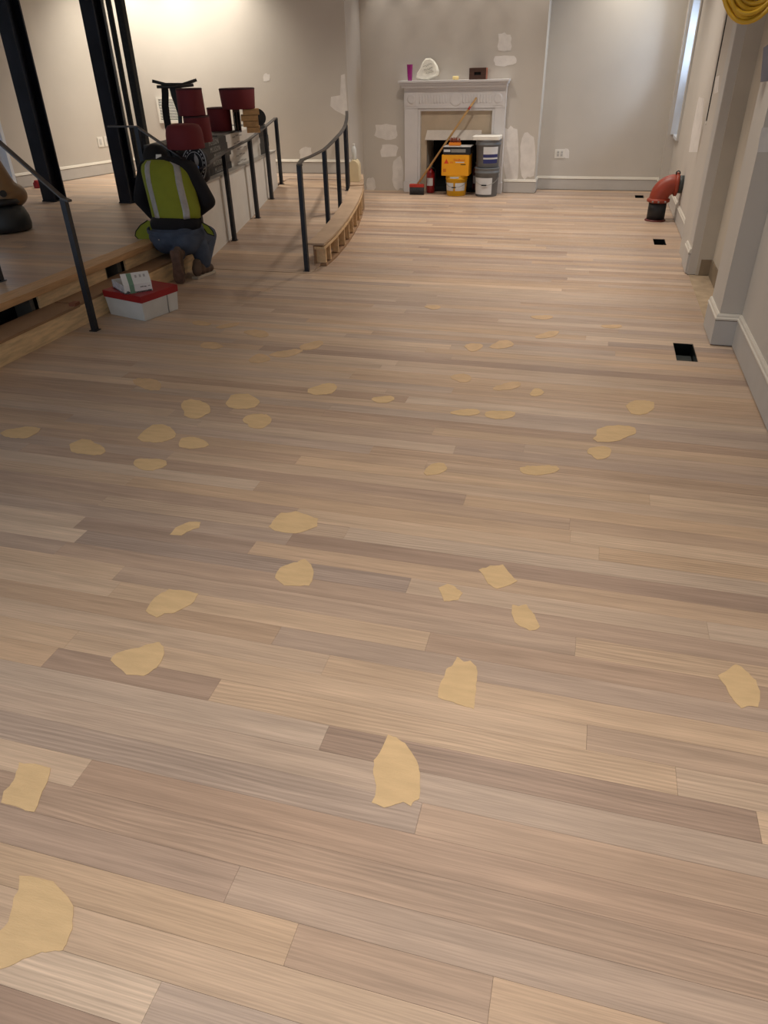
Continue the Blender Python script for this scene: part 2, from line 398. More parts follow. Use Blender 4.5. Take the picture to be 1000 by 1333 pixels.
while y < Y1-.01:
    ye = min(y+W, Y1); a0 = xp(max(y, 6.4)) if y > 6.35 else -3.53; b0 = left_bound(y+.001); b1 = left_bound(ye); xs = split(a0, b0, rnd)
    for i in range(len(xs)-1):
        last = i == len(xs)-2
        def f(g, x0=xs[i], x1=xs[i+1], xe=(b1 if last else xs[i+1]), y0=y, y1=ye, t=(rnd.random(), rnd.random(), rnd.random())):
            za, zb = zr(y0), zr(y1)
            g.hexa([(x0+GAP, y0+GAP, za-.019), (x1-GAP, y0+GAP, za-.019), (xe-GAP, y1-GAP, zb-.019), (x0+GAP, y1-GAP, zb-.019), (x0+GAP, y0+GAP, za), (x1-GAP, y0+GAP, za), (xe-GAP, y1-GAP, zb), (x0+GAP, y1-GAP, zb)]); return t
        rows.append(f)
    y += W
g = G(); g.hexa([(-3.55, Y0, -.021), (-2.4, Y0, -.021), (-3.0, Y1, 0), (-4.1, Y1, 0), (-3.55, Y0, -.02), (-2.4, Y0, -.02), (-3.0, Y1, ZP-.02), (-4.1, Y1, ZP-.02)])
ramp = struct(g.build('floor_ramp', SUB)); joined_planks('ramp_planks', rows, ramp)
# ---- wood filler smears trowelled over the nail holes
def filler(pts, n=0):
    r = random.Random(len(pts)+int(pts[0][0])); out = []
    for i in range(len(pts)):
        a, b = np.array(pts[i], float), np.array(pts[(i+1) % len(pts)], float); L_ = np.linalg.norm(b-a); nr = np.array([b[1]-a[1], a[0]-b[0]])/max(L_, .01)
        for t in (0, .33, .66): out.append(tuple(a+(b-a)*t+nr*r.uniform(-.045, .045)*L_))
    pts = out
    P = [on_z(x, y, .0004) for x, y in pts]; g = G(); g.extr(P, (0, 0, .0012)); return g.build('filler_patch', FILL if n == 0 else FILLS, floor)
for poly in (
    [(25, 1140), (48, 1142), (70, 1147), (84, 1163), (96, 1180), (95, 1195), (94, 1210), (88, 1226), (82, 1237), (66, 1239), (55, 1240), (30, 1250), (0, 1262), (-14, 1264), (-12, 1222), (0, 1212), (12, 1200), (18, 1170), (24, 1158)],
    [(25, 993), (45, 995), (66, 1000), (64, 1012), (56, 1030), (45, 1057), (33, 1055), (20, 1050), (2, 1045), (5, 1030), (12, 1024), (20, 1012)],
    [(505, 957), (516, 960), (527, 968), (540, 985), (545, 998), (547, 1010), (546, 1040), (538, 1044), (535, 1050), (525, 1044), (515, 1047), (500, 1052), (484, 1045), (489, 1035), (490, 1022), (486, 1008), (487, 990), (494, 980)],
    [(595, 855), (604, 862), (612, 860), (620, 868), (622, 876), (621, 885), (619, 905), (617, 923), (605, 919), (590, 915), (570, 908), (571, 898), (573, 890), (578, 882), (581, 871), (590, 866)],
    [(957, 865), (966, 868), (975, 877), (984, 886), (990, 900), (989, 912), (987, 920), (975, 919), (965, 922), (957, 914), (950, 905), (945, 893), (935, 880), (948, 872)],
    [(667, 787), (675, 789), (685, 787), (690, 794), (696, 800), (703, 816), (698, 820), (690, 821), (678, 816), (670, 810), (666, 798)],
    [(623, 742), (638, 737), (655, 735), (662, 745), (674, 757), (661, 762), (647, 767), (635, 760), (630, 750)],
    [(571, 765), (577, 763), (583, 760), (592, 764), (602, 772), (597, 781), (588, 782), (578, 783), (575, 774)],
    [(358, 752), (361, 744), (366, 738), (382, 733), (397, 728), (405, 735), (409, 745), (406, 757), (402, 762), (385, 763), (370, 762), (364, 757)],
    [(350, 686), (358, 675), (366, 668), (385, 666), (399, 670), (414, 675), (413, 685), (402, 689), (390, 694), (372, 694), (358, 691)],
    [(190, 796), (196, 784), (206, 775), (220, 767), (240, 769), (258, 773), (253, 783), (244, 790), (227, 798), (214, 799), (204, 804), (195, 800)],
    [(144, 860), (148, 853), (155, 849), (180, 843), (195, 838), (207, 836), (213, 842), (214, 852), (209, 863), (204, 869), (193, 877), (187, 880), (165, 878), (153, 868)],
    [(221, 696), (229, 687), (238, 683), (247, 679), (261, 680), (259, 687), (247, 691), (236, 697)]):
    filler(poly)
rf = random.Random(5)
for cx, cy, w_, h_ in ((205, 565, 50, 22), (250, 577, 37, 16), (195, 604, 38, 18), (113, 583, 46, 20), (28, 563, 45, 16), (255, 532, 44, 22), (316, 523, 50, 18), (335, 548, 40, 17), (421, 507, 36, 15), (499, 520, 26, 10), (275, 450, 28, 9), (335, 434, 32, 9), (338, 467, 30, 11), (373, 460, 38, 10), (406, 450, 28, 11), (193, 500, 38, 15), (601, 492, 26, 11), (661, 503, 34, 10), (699, 511, 20, 9), (607, 537, 36, 9), (651, 540, 36, 13), (834, 530, 40, 17), (799, 564, 64, 19), (781, 589, 34, 15), (702, 612, 46, 15), (567, 611, 32, 14), (617, 452, 26, 9), (654, 449, 32, 10), (713, 436, 30, 8), (706, 413, 26, 6), (797, 425, 26, 5), (262, 421, 24, 6), (297, 424, 28, 6), (564, 400, 22, 5)):
    n = 14; ph = rf.uniform(0, 6.28); rot = rf.uniform(-.15, .05); pts = []
    for i in range(n):
        t = 2*math.pi*i/n; q = .5*(1+.16*math.sin(2*t+ph)+.10*math.sin(3*t+1.7*ph)+rf.uniform(-.07, .07))
        dx, dy = w_*q*math.cos(t), h_*q*math.sin(t); pts.append((cx+dx-rot*dy, cy+dy+rot*dx))
    filler(pts, 0 if cy > 505 else 1)
# ---- walls
g = G(); g.box(-6.95, -3.30, 10.40, 11.6, 0, CEIL); wall_bl = struct(g.build('wall_back_left', WALL))
FX0, FX1, FZ = -2.36, -1.58, .667
g = G(); g.box(-3.30, FX0, 11.05, 11.6, 0, CEIL); g.box(FX1, -.82, 11.05, 11.6, 0, CEIL); g.box(FX0, FX1, 11.05, 11.6, FZ, CEIL)
wall_ch = struct(g.build('wall_chimney', WALL))
g = G(); g.box(FX0, FX1, 11.5, 11.6, 0, FZ); g.box(FX0, FX1, 11.05, 11.5, -.01, .004); g.build('firebox_lining', DARK, wall_ch)
g = G(); g.box(-.82, 1.3, 11.43, 11.6, 0, CEIL); wall_b = struct(g.build('wall_back', WALL))
WY0, WY1, WZ0, WZ1 = 10.78, 11.22, .72, 2.75
g = G()
g.box(1.0, 1.3, -1.5, 4.9, 0, CEIL); g.box(.87, 1.3, 4.9, 5.3, 0, CEIL); g.box(1.06, 1.3, 5.3, 6.75, 0, CEIL)
g.box(.865, 1.3, 6.75, 7.62, 0, CEIL); g.box(.95, 1.3, 7.62, WY0, 0, CEIL)
g.box(.95, 1.3, WY0, WY1, 0, WZ0); g.box(.95, 1.3, WY0, WY1, WZ1, CEIL); g.box(.95, 1.3, WY1, 11.43, 0, CEIL); g.box(.845, .95, 11.235, 11.43, 0, CEIL)
wall_r = struct(g.build('wall_right', WALL))
g = G(); g.box(1.045, 1.06, 5.3, 6.75, .0, CEIL); g.box(.93, 1.045, 6.735, 6.75, .0, CEIL); g.build('bare_plaster', RAW, wall_r)
g = G(); g.box(.875, 1.06, 5.3, 6.75, -.019, -.003); g.build('bare_subfloor', mat('dusty_subfloor', (172, 152, 126), .9, var=.2, scale=9), floor)
g = G(); g.box(1.035, 1.045, 6.2, 6.735, 0, .13); g.box(.955, 1.035, 6.728, 6.735, 0, .13); g.build('damp_stain', mat('damp_plaster', (136, 120, 98), .9, var=.2), wall_r)
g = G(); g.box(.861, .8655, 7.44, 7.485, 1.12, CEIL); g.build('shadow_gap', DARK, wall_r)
g = G(); g.lathe((.864, 7.46, 1.10), [(.014, -.006), (.014, .006)], 10, (1, 0, 0)); g.build('anchor_plug', WHITE, wall_r)
g = G(); g.box(.8625, .8655, 6.76, 6.98, .25, CEIL); g.build('casing_board', TRIMP, wall_r)
# left wall (runs slightly askew) with a glazed door
def lw(Y0_, Y1_, z0, z1, t=.2, off=0.): return [(xl(Y0_)+off, Y0_), (xl(Y1_)+off, Y1_), (xl(Y1_)-t, Y1_), (xl(Y0_)-t, Y0_)]
DY0, DY1 = 7.15, 8.56
g = G(); g.prism(lw(DY1, 10.6, 0, 0), 0, CEIL); g.prism(lw(-1.5, DY0, 0, 0), 0, CEIL); g.prism(lw(DY0, DY1, 0, 0), ZP+2.15, CEIL); wall_l = struct(g.build('wall_left', WALL))
g = G(); g.prism(lw(DY1-.04, DY1+.0, 0, 0, .2, .02), ZP, ZP+2.15); g.prism(lw(DY0, DY0+.11, 0, 0, .2, .03), ZP, ZP+2.15); g.prism(lw(DY0, DY1, 0, 0, .2, .03), ZP+2.05, ZP+2.16)
door = struct(g.build('door_1', mat('door_white', (214, 220, 230), .5, var=.03)))
g = G(); g.prism(lw(DY0+.11, DY0+.2, 0, 0, .12, -.07), ZP+.01, ZP+2.04); g.prism(lw(DY1-.10, DY1-.04, 0, 0, .12, -.07), ZP+.01, ZP+2.04); g.prism(lw(DY0+.2, DY1-.10, 0, 0, .12, -.07), ZP+.01, ZP+.12); g.build('door_stile', MATS['door_white'], door)
GLASS = glass_mat('window_glass')
g = G(); g.prism(lw(DY0+.2, DY1-.10, 0, 0, .105, -.095), ZP+.12, ZP+2.04); g.build('door_pane', GLASS, door)
# ceiling
g = G(); g.box(-9.6, 1.4, -1.5, 11.7, CEIL, CEIL+.1); struct(g.build('ceiling', CEILM))
# window on the right wall
TR2 = mat('window_white', (214, 218, 224), .5, var=.02)
g = G(); g.box(.885, 1.2, WY1-.012, WY1+.012, WZ0, WZ1); g.box(.95, 1.2, WY0, WY0+.012, WZ0, WZ1); g.box(.92, 1.2, WY0-.06, WY1-.012, WZ0-.03, WZ0+.004); g.box(.95, 1.2, WY0, WY1, WZ1-.012, WZ1)
win = struct(g.build('window_1', TR2))
g = G()
for a, b in ((WY0+.012, WY0+.05), (WY1-.05, WY1-.012)): g.box(1.08, 1.12, a, b, WZ0+.004, WZ1-.012)
for a in (WZ0+.004, (WZ0+WZ1)/2-.03, WZ1-.07): g.box(1.08, 1.12, WY0+.05, WY1-.05, a, a+.058)
g.build('window_sash', TR2, win)
g = G(); g.box(1.097, 1.103, WY0+.045, WY1-.045, WZ0+.05, WZ1-.06); g.build('window_pane', GLASS, win)
g = G(); g.box(.930, .9505, WY0-.12, WY0, WZ0-.03, WZ1+.1); g.build('window_casing', TRIMP, win)
day = bpy.data.lights.new('window_daylight', 'AREA'); day.shape = 'RECTANGLE'; day.size = .5; day.size_y = 1.9; day.energy = 75; day.color = (.62, .78, 1.0)
do = bpy.data.objects.new('window_daylight', day); COL.objects.link(do); do.location = (1.42, 11.0, 1.75); do.rotation_euler = (0, math.radians(90), 0)
# ---- baseboards
BB = [(0, 0.008), (.018, 0.008), (.018, .168), (0, .168)]
CAPP = [(0, .168), (.022, .168), (.022, .178), (.016, .184), (.014, .196), (.008, .206), (0, .206)]
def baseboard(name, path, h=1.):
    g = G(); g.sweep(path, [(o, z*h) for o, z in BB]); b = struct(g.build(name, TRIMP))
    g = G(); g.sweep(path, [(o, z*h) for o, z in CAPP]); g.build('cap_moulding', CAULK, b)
    g = G(); g.sweep(path, [(o, z*h) for o, z in ((0, .1625), (.0188, .1625), (.0188, .1678), (0, .1678))]); g.build('shadow_line', mat('painted_shadow', (96, 82, 66), .8), b); return b  # thin brown strip paints in the shade line under the cap
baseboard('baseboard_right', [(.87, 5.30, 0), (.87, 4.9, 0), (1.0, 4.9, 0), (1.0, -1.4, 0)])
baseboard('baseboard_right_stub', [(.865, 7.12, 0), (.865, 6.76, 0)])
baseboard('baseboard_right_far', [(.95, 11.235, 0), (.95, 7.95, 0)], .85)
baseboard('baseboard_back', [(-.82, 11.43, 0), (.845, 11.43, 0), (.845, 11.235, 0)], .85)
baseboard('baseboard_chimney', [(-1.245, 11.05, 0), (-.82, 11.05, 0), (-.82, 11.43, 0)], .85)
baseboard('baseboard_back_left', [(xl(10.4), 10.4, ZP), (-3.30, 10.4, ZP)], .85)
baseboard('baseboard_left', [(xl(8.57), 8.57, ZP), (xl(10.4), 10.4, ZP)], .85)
# spackle over patched drywall
def smear(pts, plane, v, wall, m=SPACK, t=.0012):
    P = [(on_Y if plane == 'Y' else on_X)(x, y, v-.0005) for x, y in pts]; g = G(); g.extr(P, (0, -t, 0) if plane == 'Y' else (-t, 0, 0)); return g.build('spackle_patch', m, wall)
def oval(cx, cy, w_, h_, seed, n=16):
    r = random.Random(seed); out = []
    for i in range(n):
        t = 2*math.pi*i/n; q = .5*(1+r.uniform(-.14, .14)); c, s_ = math.cos(t), math.sin(t); k_ = 1/max(abs(c), abs(s_))**.5
        out.append((cx+w_*q*c*k_, cy+h_*q*s_*k_))
    return out
for a in ((657, 55, 18, 24, 1), (657, 79, 28, 14, 2), (503, 172, 30, 20, 3), (507, 196, 22, 18, 4), (665, 199, 20, 72, 5), (687, 204, 19, 60, 6), (518, 226, 15, 44, 7), (483, 240, 12, 18, 8)):
    smear(oval(*a), 'Y', 11.05, wall_ch)
smear([(431, 126), (443, 124), (444, 98), (449, 96), (453, 152), (445, 148), (437, 144), (430, 138)], 'Y', 10.4, wall_bl)
smear(oval(398, 199, 16, 15, 9), 'Y', 10.4, wall_bl); smear(oval(347, 101, 9, 10, 10), 'Y', 10.4, wall_bl)
smear(oval(738, 200, 6, 14, 12), 'Y', 11.43, wall_b)
smear([(910, 126), (917, 128), (914, 160), (908, 198), (897, 198), (902, 165)], 'X', .865, wall_r)
smear([(937, 98), (935, 120), (930, 122), (932, 100)], 'X', .865, wall_r)
smear([(992, 166), (1012, 166), (1010, 198), (986, 198), (989, 180)], 'Y', 4.9, wall_r)
smear([(994, 62), (1012, 50), (1012, 104), (990, 107)], 'Y', 4.9, wall_r, mat('grey_primer', (150, 146, 150), .9))
# ================================================================== THINGS
# ---- ceiling downlight trims, one of them at the added fill lamp
for i, (x, y, e, c, s, rd) in enumerate(LAMPS):
    t = thing('downlight_or_fill_fixture', 'round white recessed ceiling downlight over the %s' % ('platform by the left back wall' if x < -4 else 'fireplace mantel' if e == 26 else 'corner by the window' if y > 10 else 'main plank floor, in a set with one added fill lamp'), 'downlight', (x, y, CEIL), 'recessed ceiling downlights')
    g = G(); g.lathe((x, y, CEIL-.012), [(.075, .012), (.075, 0), (.055, 0), (.055, .011)], 24, cap=(False, False)); g.build('trim_ring', WHITE, t)
# ---- floor registers
for h, lb in zip(HOLES, ('open black floor register beside the plinth of the near pilaster', 'open floor register with pale damper in front of the cut baseboard stub', 'small open floor register near the back wall baseboard')):
    t = thing('floor_register', lb, 'floor vent', ((h[0]+h[1])/2, (h[2]+h[3])/2, -.12))
    g = G(); q = .004
    g.box(h[0], h[0]+q, h[2], h[3], -.12, -.004); g.box(h[1]-q, h[1], h[2], h[3], -.12, -.004); g.box(h[0]+q, h[1]-q, h[2], h[2]+q, -.12, -.004); g.box(h[0]+q, h[1]-q, h[3]-q, h[3], -.12, -.004); g.box(h[0]+q, h[1]-q, h[2]+q, h[3]-q, -.12, -.115)
    g.build('metal_boot', mat('boot_metal', (38, 42, 42), .35, .8), t)
    g = G(); g.box(h[0]+.01, h[1]-.01, h[2]+.05, h[3]-.08, -.06, -.056); g.build('damper_blade', mat('damper_metal', (92, 100, 100), .35, .8), t)
# ---- steps up to the platform
st = thing('wooden_steps', 'unfinished plywood steps with open riser gaps up to the platform', 'steps', (-3.66, 4.5, 0))
SZ = .16
g = G(); g.box(-3.545, -3.53, 2.6, 6.18, 0, SZ-.018); g.build('lower_riser', PLYL, st)
g = G(); g.box(-3.745, -3.515, 2.6, 4.42, SZ-.018, SZ); g.box(-3.745, -3.53, 4.44, 6.18, SZ-.018, SZ); g.build('tread', PLYD, st)
g = G(); g.box(-4.0, -3.95, 2.6, 6.24, .0, ZP-.05); g.box(-3.95, -3.748, 2.6, 6.18, .0, .10); g.build('gap_light_block', DARK, st)  # added dark sheets behind the riser gaps, blocking stray light
for a, b in ((4.27, 4.78), (4.80, 5.10), (5.38, 6.18)):
    g = G(); g.box(-3.748, -3.73, a, b, SZ, ZP-.045); g.build('riser_block', PLYL, st, .002)
for a, b in ((4.21, 4.25), (5.30, 5.36), (5.12, 5.15)):
    g = G(); g.box(-3.90, -3.76, a, b, .10, ZP-.05); g.build('stringer', mat('grey_stringer', (96, 92, 84), .9), st)
g = G(); g.box(-3.87, -3.70, 2.6, 6.24, ZP-.045, ZP+.002); g.build('nosing_board', OAKN, st, .006)
g = G(); g.box(-3.56, -3.51, 4.36, 4.42, SZ, SZ+.022); g.build('wood_scrap', mat('red_offcut', (130, 80, 55), .7), st)
# ---- white half wall beside the ramp
g = G(); back = [(x-.48, y) for x, y in PAN[::-1]]
g.prism(PAN+back, 0, .67); hw = struct(g.build('wall_half', WHITEP))
for i in range(len(PAN)-1):
    (xa, ya), (xb, yb) = PAN[i], PAN[i+1]
    g = G(); g.prism([(xa+.001, ya+.004), (xb+.001, yb-.004), (xb+.013, yb-.004), (xa+.013, ya+.004)], zr(ya)+.004, .668); g.build('panel', WHITEP, hw)
g = G(); g.sweep([(x, y, .67) for x, y in PAN], [(-.49, 0), (.024, 0), (.024, .02), (-.49, .02)]); g.build('ledge_cap', mat('ledge_grey', (172, 166, 158), .6), hw)
LEDGE = .69
# ---- handrails
def post(g, p, top, s=.019): g.box(p[0]-s, p[0]+s, p[1]-s, p[1]+s, p[2], top)
RAILM = mat('rail_steel', (84, 82, 82), .4, .5, var=.2)
def handrail(label, posts, rail, railr=.016):
    t = thing('handrail', label, 'handrail', posts[0][0])
    for p, top in posts:
        g = G(); post(g, p, top); o = g.build('post', BLACK, t)
        g = G(); g.box(p[0]-.03, p[0]+.03, p[1]-.03, p[1]+.03, p[2], p[2]+.005); g.build('foot_plate', BLACK, o)
    g = G(); g.sweep([tuple(q) for q in rail], [(-.019, -.005), (.019, -.005), (.019, .008), (-.019, .008)]); g.build('rail', RAILM, t)
    return t
p1 = on_z(124, 430); p1b = on_z(1, 366, ZP)
u1 = np.array(on_Y(-40, 178, 4.5))
handrail('black steel stair handrail in front of the lower step', [(p1, .885), (p1b, 1.185)], [p1+[.05, -.006, .872], p1+[0, 0, .885], p1b+[0, 0, 1.19]])
ps = np.array([-3.46, 6.27, .006]); psu = on_z(178, 165, 1.17); psu = np.array([psu[0], psu[1], ZP])
sr = handrail('slim black stair handrail behind the kneeling worker', [(ps, .87), (psu, 1.17)], [ps+[.03, -.005, .845], ps+[0, 0, .865], psu+[0, 0, .87], psu+[-.3, .03, .87]])
tops = []
LP = []
for b_, t_ in (((305.6, 313), (291, 199)), ((335.7, 283.7), (324, 181.5)), ((354, 259), (346.6, 165.4)), ((366.6, 239.6), (359, 153.5))):
    p = on_ramp(*b_); d = ray(*t_); k_ = np.hypot(p[0], p[1])/np.hypot(d[0], d[1]); LP.append((p, H+d[2]*k_))
handrail('black steel ramp handrail in front of the white half wall', LP, [ps+[.05, .06, .82]]+[np.array([p[0], p[1], z]) for p, z in LP])
RP = []
for (x, y, zt) in ((-2.447, 6.262, .885), (-2.61, 7.36, .885), (-2.775, 8.22, .925), (-3.0, 9.24, .955), (-3.03, 9.38, .97)):
    RP.append((np.array([x, y, zr(y) if y > 6.3 else .0]), zt))
path = []
for i in range(15):
    Yq = np.interp(i, [0, 14], [6.262, 10.15]); path.append(np.array([xc(max(Yq, 6.47))-.19+(.06 if Yq < 6.47 else 0)*1, Yq, float(np.interp(Yq, [6.26, 7.36, 8.22, 9.24, 10.15], [.887, .89, .93, .965, 1.07]))]))
path[0] = np.array([-2.447, 6.262, .887])
handrail('black steel curved handrail along the framed kerb', [(np.array([float(np.interp(p[1], [q[1] for q in path], [q[0] for q in path])), p[1], p[2]]), z) for p, z in RP], [path[0]+[.03, -.05, -.004]]+path)
tag(G().lathe((ps[0]+.03, ps[1]+.0, .845), [(.0, -.025), (.024, -.022), (.026, 0), (.024, .022), (0, .025)], 12, (.5, .4, -.3)).build('tape_wrap', mat('blue_tape', (40, 92, 170), .5)), 'small blue tape wrap on the joint of the stair handrail', 'tape')
# ---- framed kerb on the open side of the ramp
kb = thing('framed_kerb', 'curved wooden kerb wall with exposed studs beside the ramp', 'kerb', (-2.4, 6.5, 0))
def kz(Y): return float(np.interp(Y, [6.4, 7, 8, 9.3, 10.4], [.195, .22, .25, .265, .28]))
TAN = mat('raw_mdf_cap', (182, 156, 130), .75, var=.1)
cp = [(xc(y)+.0, y, kz(y)) for y in np.linspace(6.42, 9.42, 14)]; cp[0] = (xc(6.47), 6.42, kz(6.42))
g = G(); g.sweep(cp, [(-.165, 0), (.005, 0), (.005, .018), (-.165, .018)]); g.build('cap', TAN, kb)
g = G(); g.sweep(cp, [(-.09, -.035), (.008, -.035), (.008, -.012), (-.09, -.012)]); g.build('top_plate', PLY, kb)
sp_ = [(x, y, 0) for x, y in CURB]
g = G(); g.sweep(sp_, [(-.09, .0), (0, .0), (0, .02), (-.09, .02)]); g.build('bottom_plate', PLYD, kb)
back_ = [(x, y, 0) for x, y in CURB]; g = G()
g.sweep([(x, y, 0) for x, y in CURB], [(-.12, 0), (-.10, 0), (-.10, .21), (-.12, .21)]); g.build('back_sheet', PLYD, kb)
for Yk in (6.49, 6.64, 6.95, 7.28, 7.58, 7.9, 8.25, 8.6, 8.95, 9.3):
    d = np.array([xc(Yk+.1)-xc(Yk-.1), .2]); d /= np.linalg.norm(d); n_ = np.array([d[1], -d[0]]); c = np.array([xc(max(Yk, 6.5)), Yk]); hw_ = .05 if Yk < 6.5 else .016
    c = c-n_*.05
    if Yk < 6.5: c = np.array([xc(6.5)-.055, 6.50]); 
    g = G(); g.obox((c[0], c[1], (kz(Yk)-.015)/2+.01), (*(n_*.047), 0), (*(d*.016), 0), (0, 0, (kz(Yk)-.035)/2-.006)); g.build('stud', PLY, kb, .001)
# thicker cream end block rising against the wall corner
eb = [(xc(y), y, 0) for y in np.linspace(9.42, 10.36, 6)]
g = G(); g.sweep(eb, [(-.165, 0), (.008, 0), (.008, .30), (-.165, .30)]); g.build('end_box', TAN, kb)
g = G(); pr = [(xc(9.55)-.15, 9.55)]
for i in range(len(eb)-1):
    pass
CREAM = mat('cream_volute', (222, 206, 170), .6, var=.05)
vx, vy = xc(9.75)-.085, 9.75
prof = [(-.07, 0), (.07, 0)]+[(.07*math.cos(a), .165+.085*math.sin(a)) for a in np.linspace(0, math.pi, 9)]
g = G(); g.extr([(vx+a, vy-.13, .30+b) for a, b in prof], (-.05, .26, 0)); g.build('rounded_newel', CREAM, kb, .004)
# water bottle on the newel
bt = thing('water_bottle', 'small clear plastic bottle standing on the rounded newel', 'bottle', (vx-.025, vy, .55))
CLR = mat('clear_plastic', (206, 208, 206), .15, var=.05)
g = G(); g.lathe((vx-.025, vy, .548), [(.028, 0), (.032, .008), (.030, .05), (.033, .06), (.030, .085), (.031, .12), (.018, .15), (.013, .155), (.013, .165)], 18); g.build('bottle_body', CLR, bt)
g = G(); g.lathe((vx-.025, vy, .713), [(.015, 0), (.015, .018)], 14); g.build('bottle_cap', WHITE, bt)
# ---- steel columns
def hcol(label, px, py, bw, dp, tf=.02):
    p = on_z(px, py, ZP); t = thing('steel_column', label, 'column', p)
    x, y = p[0], p[1]; a = math.radians(8); ux = np.array([math.cos(a), -math.sin(a)]) ; uy = np.array([math.sin(a), math.cos(a)])
    def ob(c, hx, hy, z0, z1, nm, m=BLACKB):
        cc = np.array([x, y])+ux*c[0]+uy*c[1]; g = G(); g.obox((cc[0], cc[1], (z0+z1)/2), (*(ux*hx), 0), (*(uy*hy), 0), (0, 0, (z1-z0)/2)); return g.build(nm, m, t)
    ob((0, -dp/2), bw/2, tf/2, ZP+.012, CEIL, 'flange'); ob((0, dp/2), bw/2, tf/2, ZP+.012, CEIL, 'flange'); ob((0, 0), .012, dp/2-tf/2, ZP+.012, CEIL, 'web'); ob((0, 0), bw/2+.006, dp/2+.02, ZP, ZP+.012, 'base_plate')
    return t
hcol('wide black steel column standing alone on the platform', 72, 261, .185, .17)
hcol('wide black steel column next to slim posts behind the worker', 170, 263, .165, .15)
def spost(label, px, py, pxt, s, m, z0=ZP):
    p = on_z(px, py, z0); t = thing('steel_post', label, 'post', p); g = G(); g.box(p[0]-s, p[0]+s, p[1]-s, p[1]+s, z0+.01, CEIL); g.build('tube', m, t, .004); g = G(); g.box(p[0]-s-.02, p[0]+s+.02, p[1]-s-.02, p[1]+s+.02, z0, z0+.01); g.build('base_plate', m, t); return p
spost('slim rough black square post beside the grey conduit', 187, 250, 0, .024, mat('rough_black', (26, 27, 28), .7, .2, var=.6, scale=40))
spost('black square post seen past the worker\'s cap', 200, 250, 0, .042, MATS['rough_black'])
p = on_z(182, 262, ZP); g = G(); g.tube([(p[0], p[1], .55), (p[0], p[1], CEIL)], .014, 10); tag(g.build('conduit', GREYM), 'grey vertical conduit running down between the black posts', 'conduit')
# ---- outlets and return grille
def outlet(px, py, plane, v, label, gang=1):
    p = (on_Y if plane == 'Y' else on_X)(px, py, v); t = thing('outlet', label, 'outlet', p); hw_ = .035*gang
    g = G(); g.box(p[0]-hw_, p[0]+hw_, p[1]-.006, p[1], p[2]-.058, p[2]+.058); g.build('cover_plate', WHITE, t, .002)
    for k_ in range(gang):
        cx = p[0]+(k_-(gang-1)/2)*.05
        g = G(); g.box(cx-.016, cx+.016, p[1]-.009, p[1]-.006, p[2]-.035, p[2]+.035); g.build('receptacle', mat('receptacle_grey', (196, 194, 190), .4), t)
        for dz in (-.018, .018):
            g = G(); g.box(cx-.008, cx-.005, p[1]-.0095, p[1]-.009, p[2]+dz-.006, p[2]+dz+.006); g.box(cx+.005, cx+.008, p[1]-.0095, p[1]-.009, p[2]+dz-.006, p[2]+dz+.006); g.build('slot', DARK, t)
outlet(729, 200, 'Y', 11.43, 'white two gang outlet on the back wall right of the fireplace', 2)
# left wall outlet (wall is askew)
d_ = ray(137, 184); t_ = (xl(0)-0)/(d_[0]-.257*d_[1]); pl = CP+d_*t_
tl = thing('outlet', 'white two gang outlet low on the lit left wall', 'outlet', pl)
for k_ in (-1.5, .5):
    g = G(); c = np.array([pl[0]+k_*.06*.25, pl[1]+k_*.06, pl[2]]); nx = np.array([.968, -.249, 0]); ty = np.array([.249, .968, 0]); g.obox(c+nx*.004, nx*.004, ty*.05, (0, 0, .065)); o = g.build('cover_plate', WHITE, tl, .002)
    g = G(); g.obox(c+nx*.009, nx*.002, ty*.018, (0, 0, .036)); g.build('receptacle', MATS['receptacle_grey'], o)
ga, gb = on_Y(203, 126, 10.4), on_Y(236, 160, 10.4)
gr = thing('return_grille', 'white wall return grille with dark horizontal louvres', 'grille', ((ga[0]+gb[0])/2, 10.4, gb[2]))
X0, X1, Z0, Z1 = ga[0], gb[0]+.05, gb[2], ga[2]
g = G(); g.box(X0, X1, 10.394, 10.4, Z0, Z1); g.build('dark_backing', DARK, gr)
g = G(); q = .03
g.box(X0, X0+q, 10.385, 10.394, Z0, Z1); g.box(X1-q, X1, 10.385, 10.394, Z0, Z1); g.box(X0+q, X1-q, 10.385, 10.394, Z0, Z0+q); g.box(X0+q, X1-q, 10.385, 10.394, Z1-q, Z1); g.build('frame', WHITE, gr)
n = 14
for i in range(n):
    z = Z0+q+(Z1-Z0-2*q)*(i+.5)/n; g = G(); g.hexa([(X0+q, 10.386, z-.006), (X1-q, 10.386, z-.006), (X1-q, 10.393, z), (X0+q, 10.393, z), (X0+q, 10.386, z-.003), (X1-q, 10.386, z-.003), (X1-q, 10.393, z+.003), (X0+q, 10.393, z+.003)]); g.build('louvre', WHITE, gr)
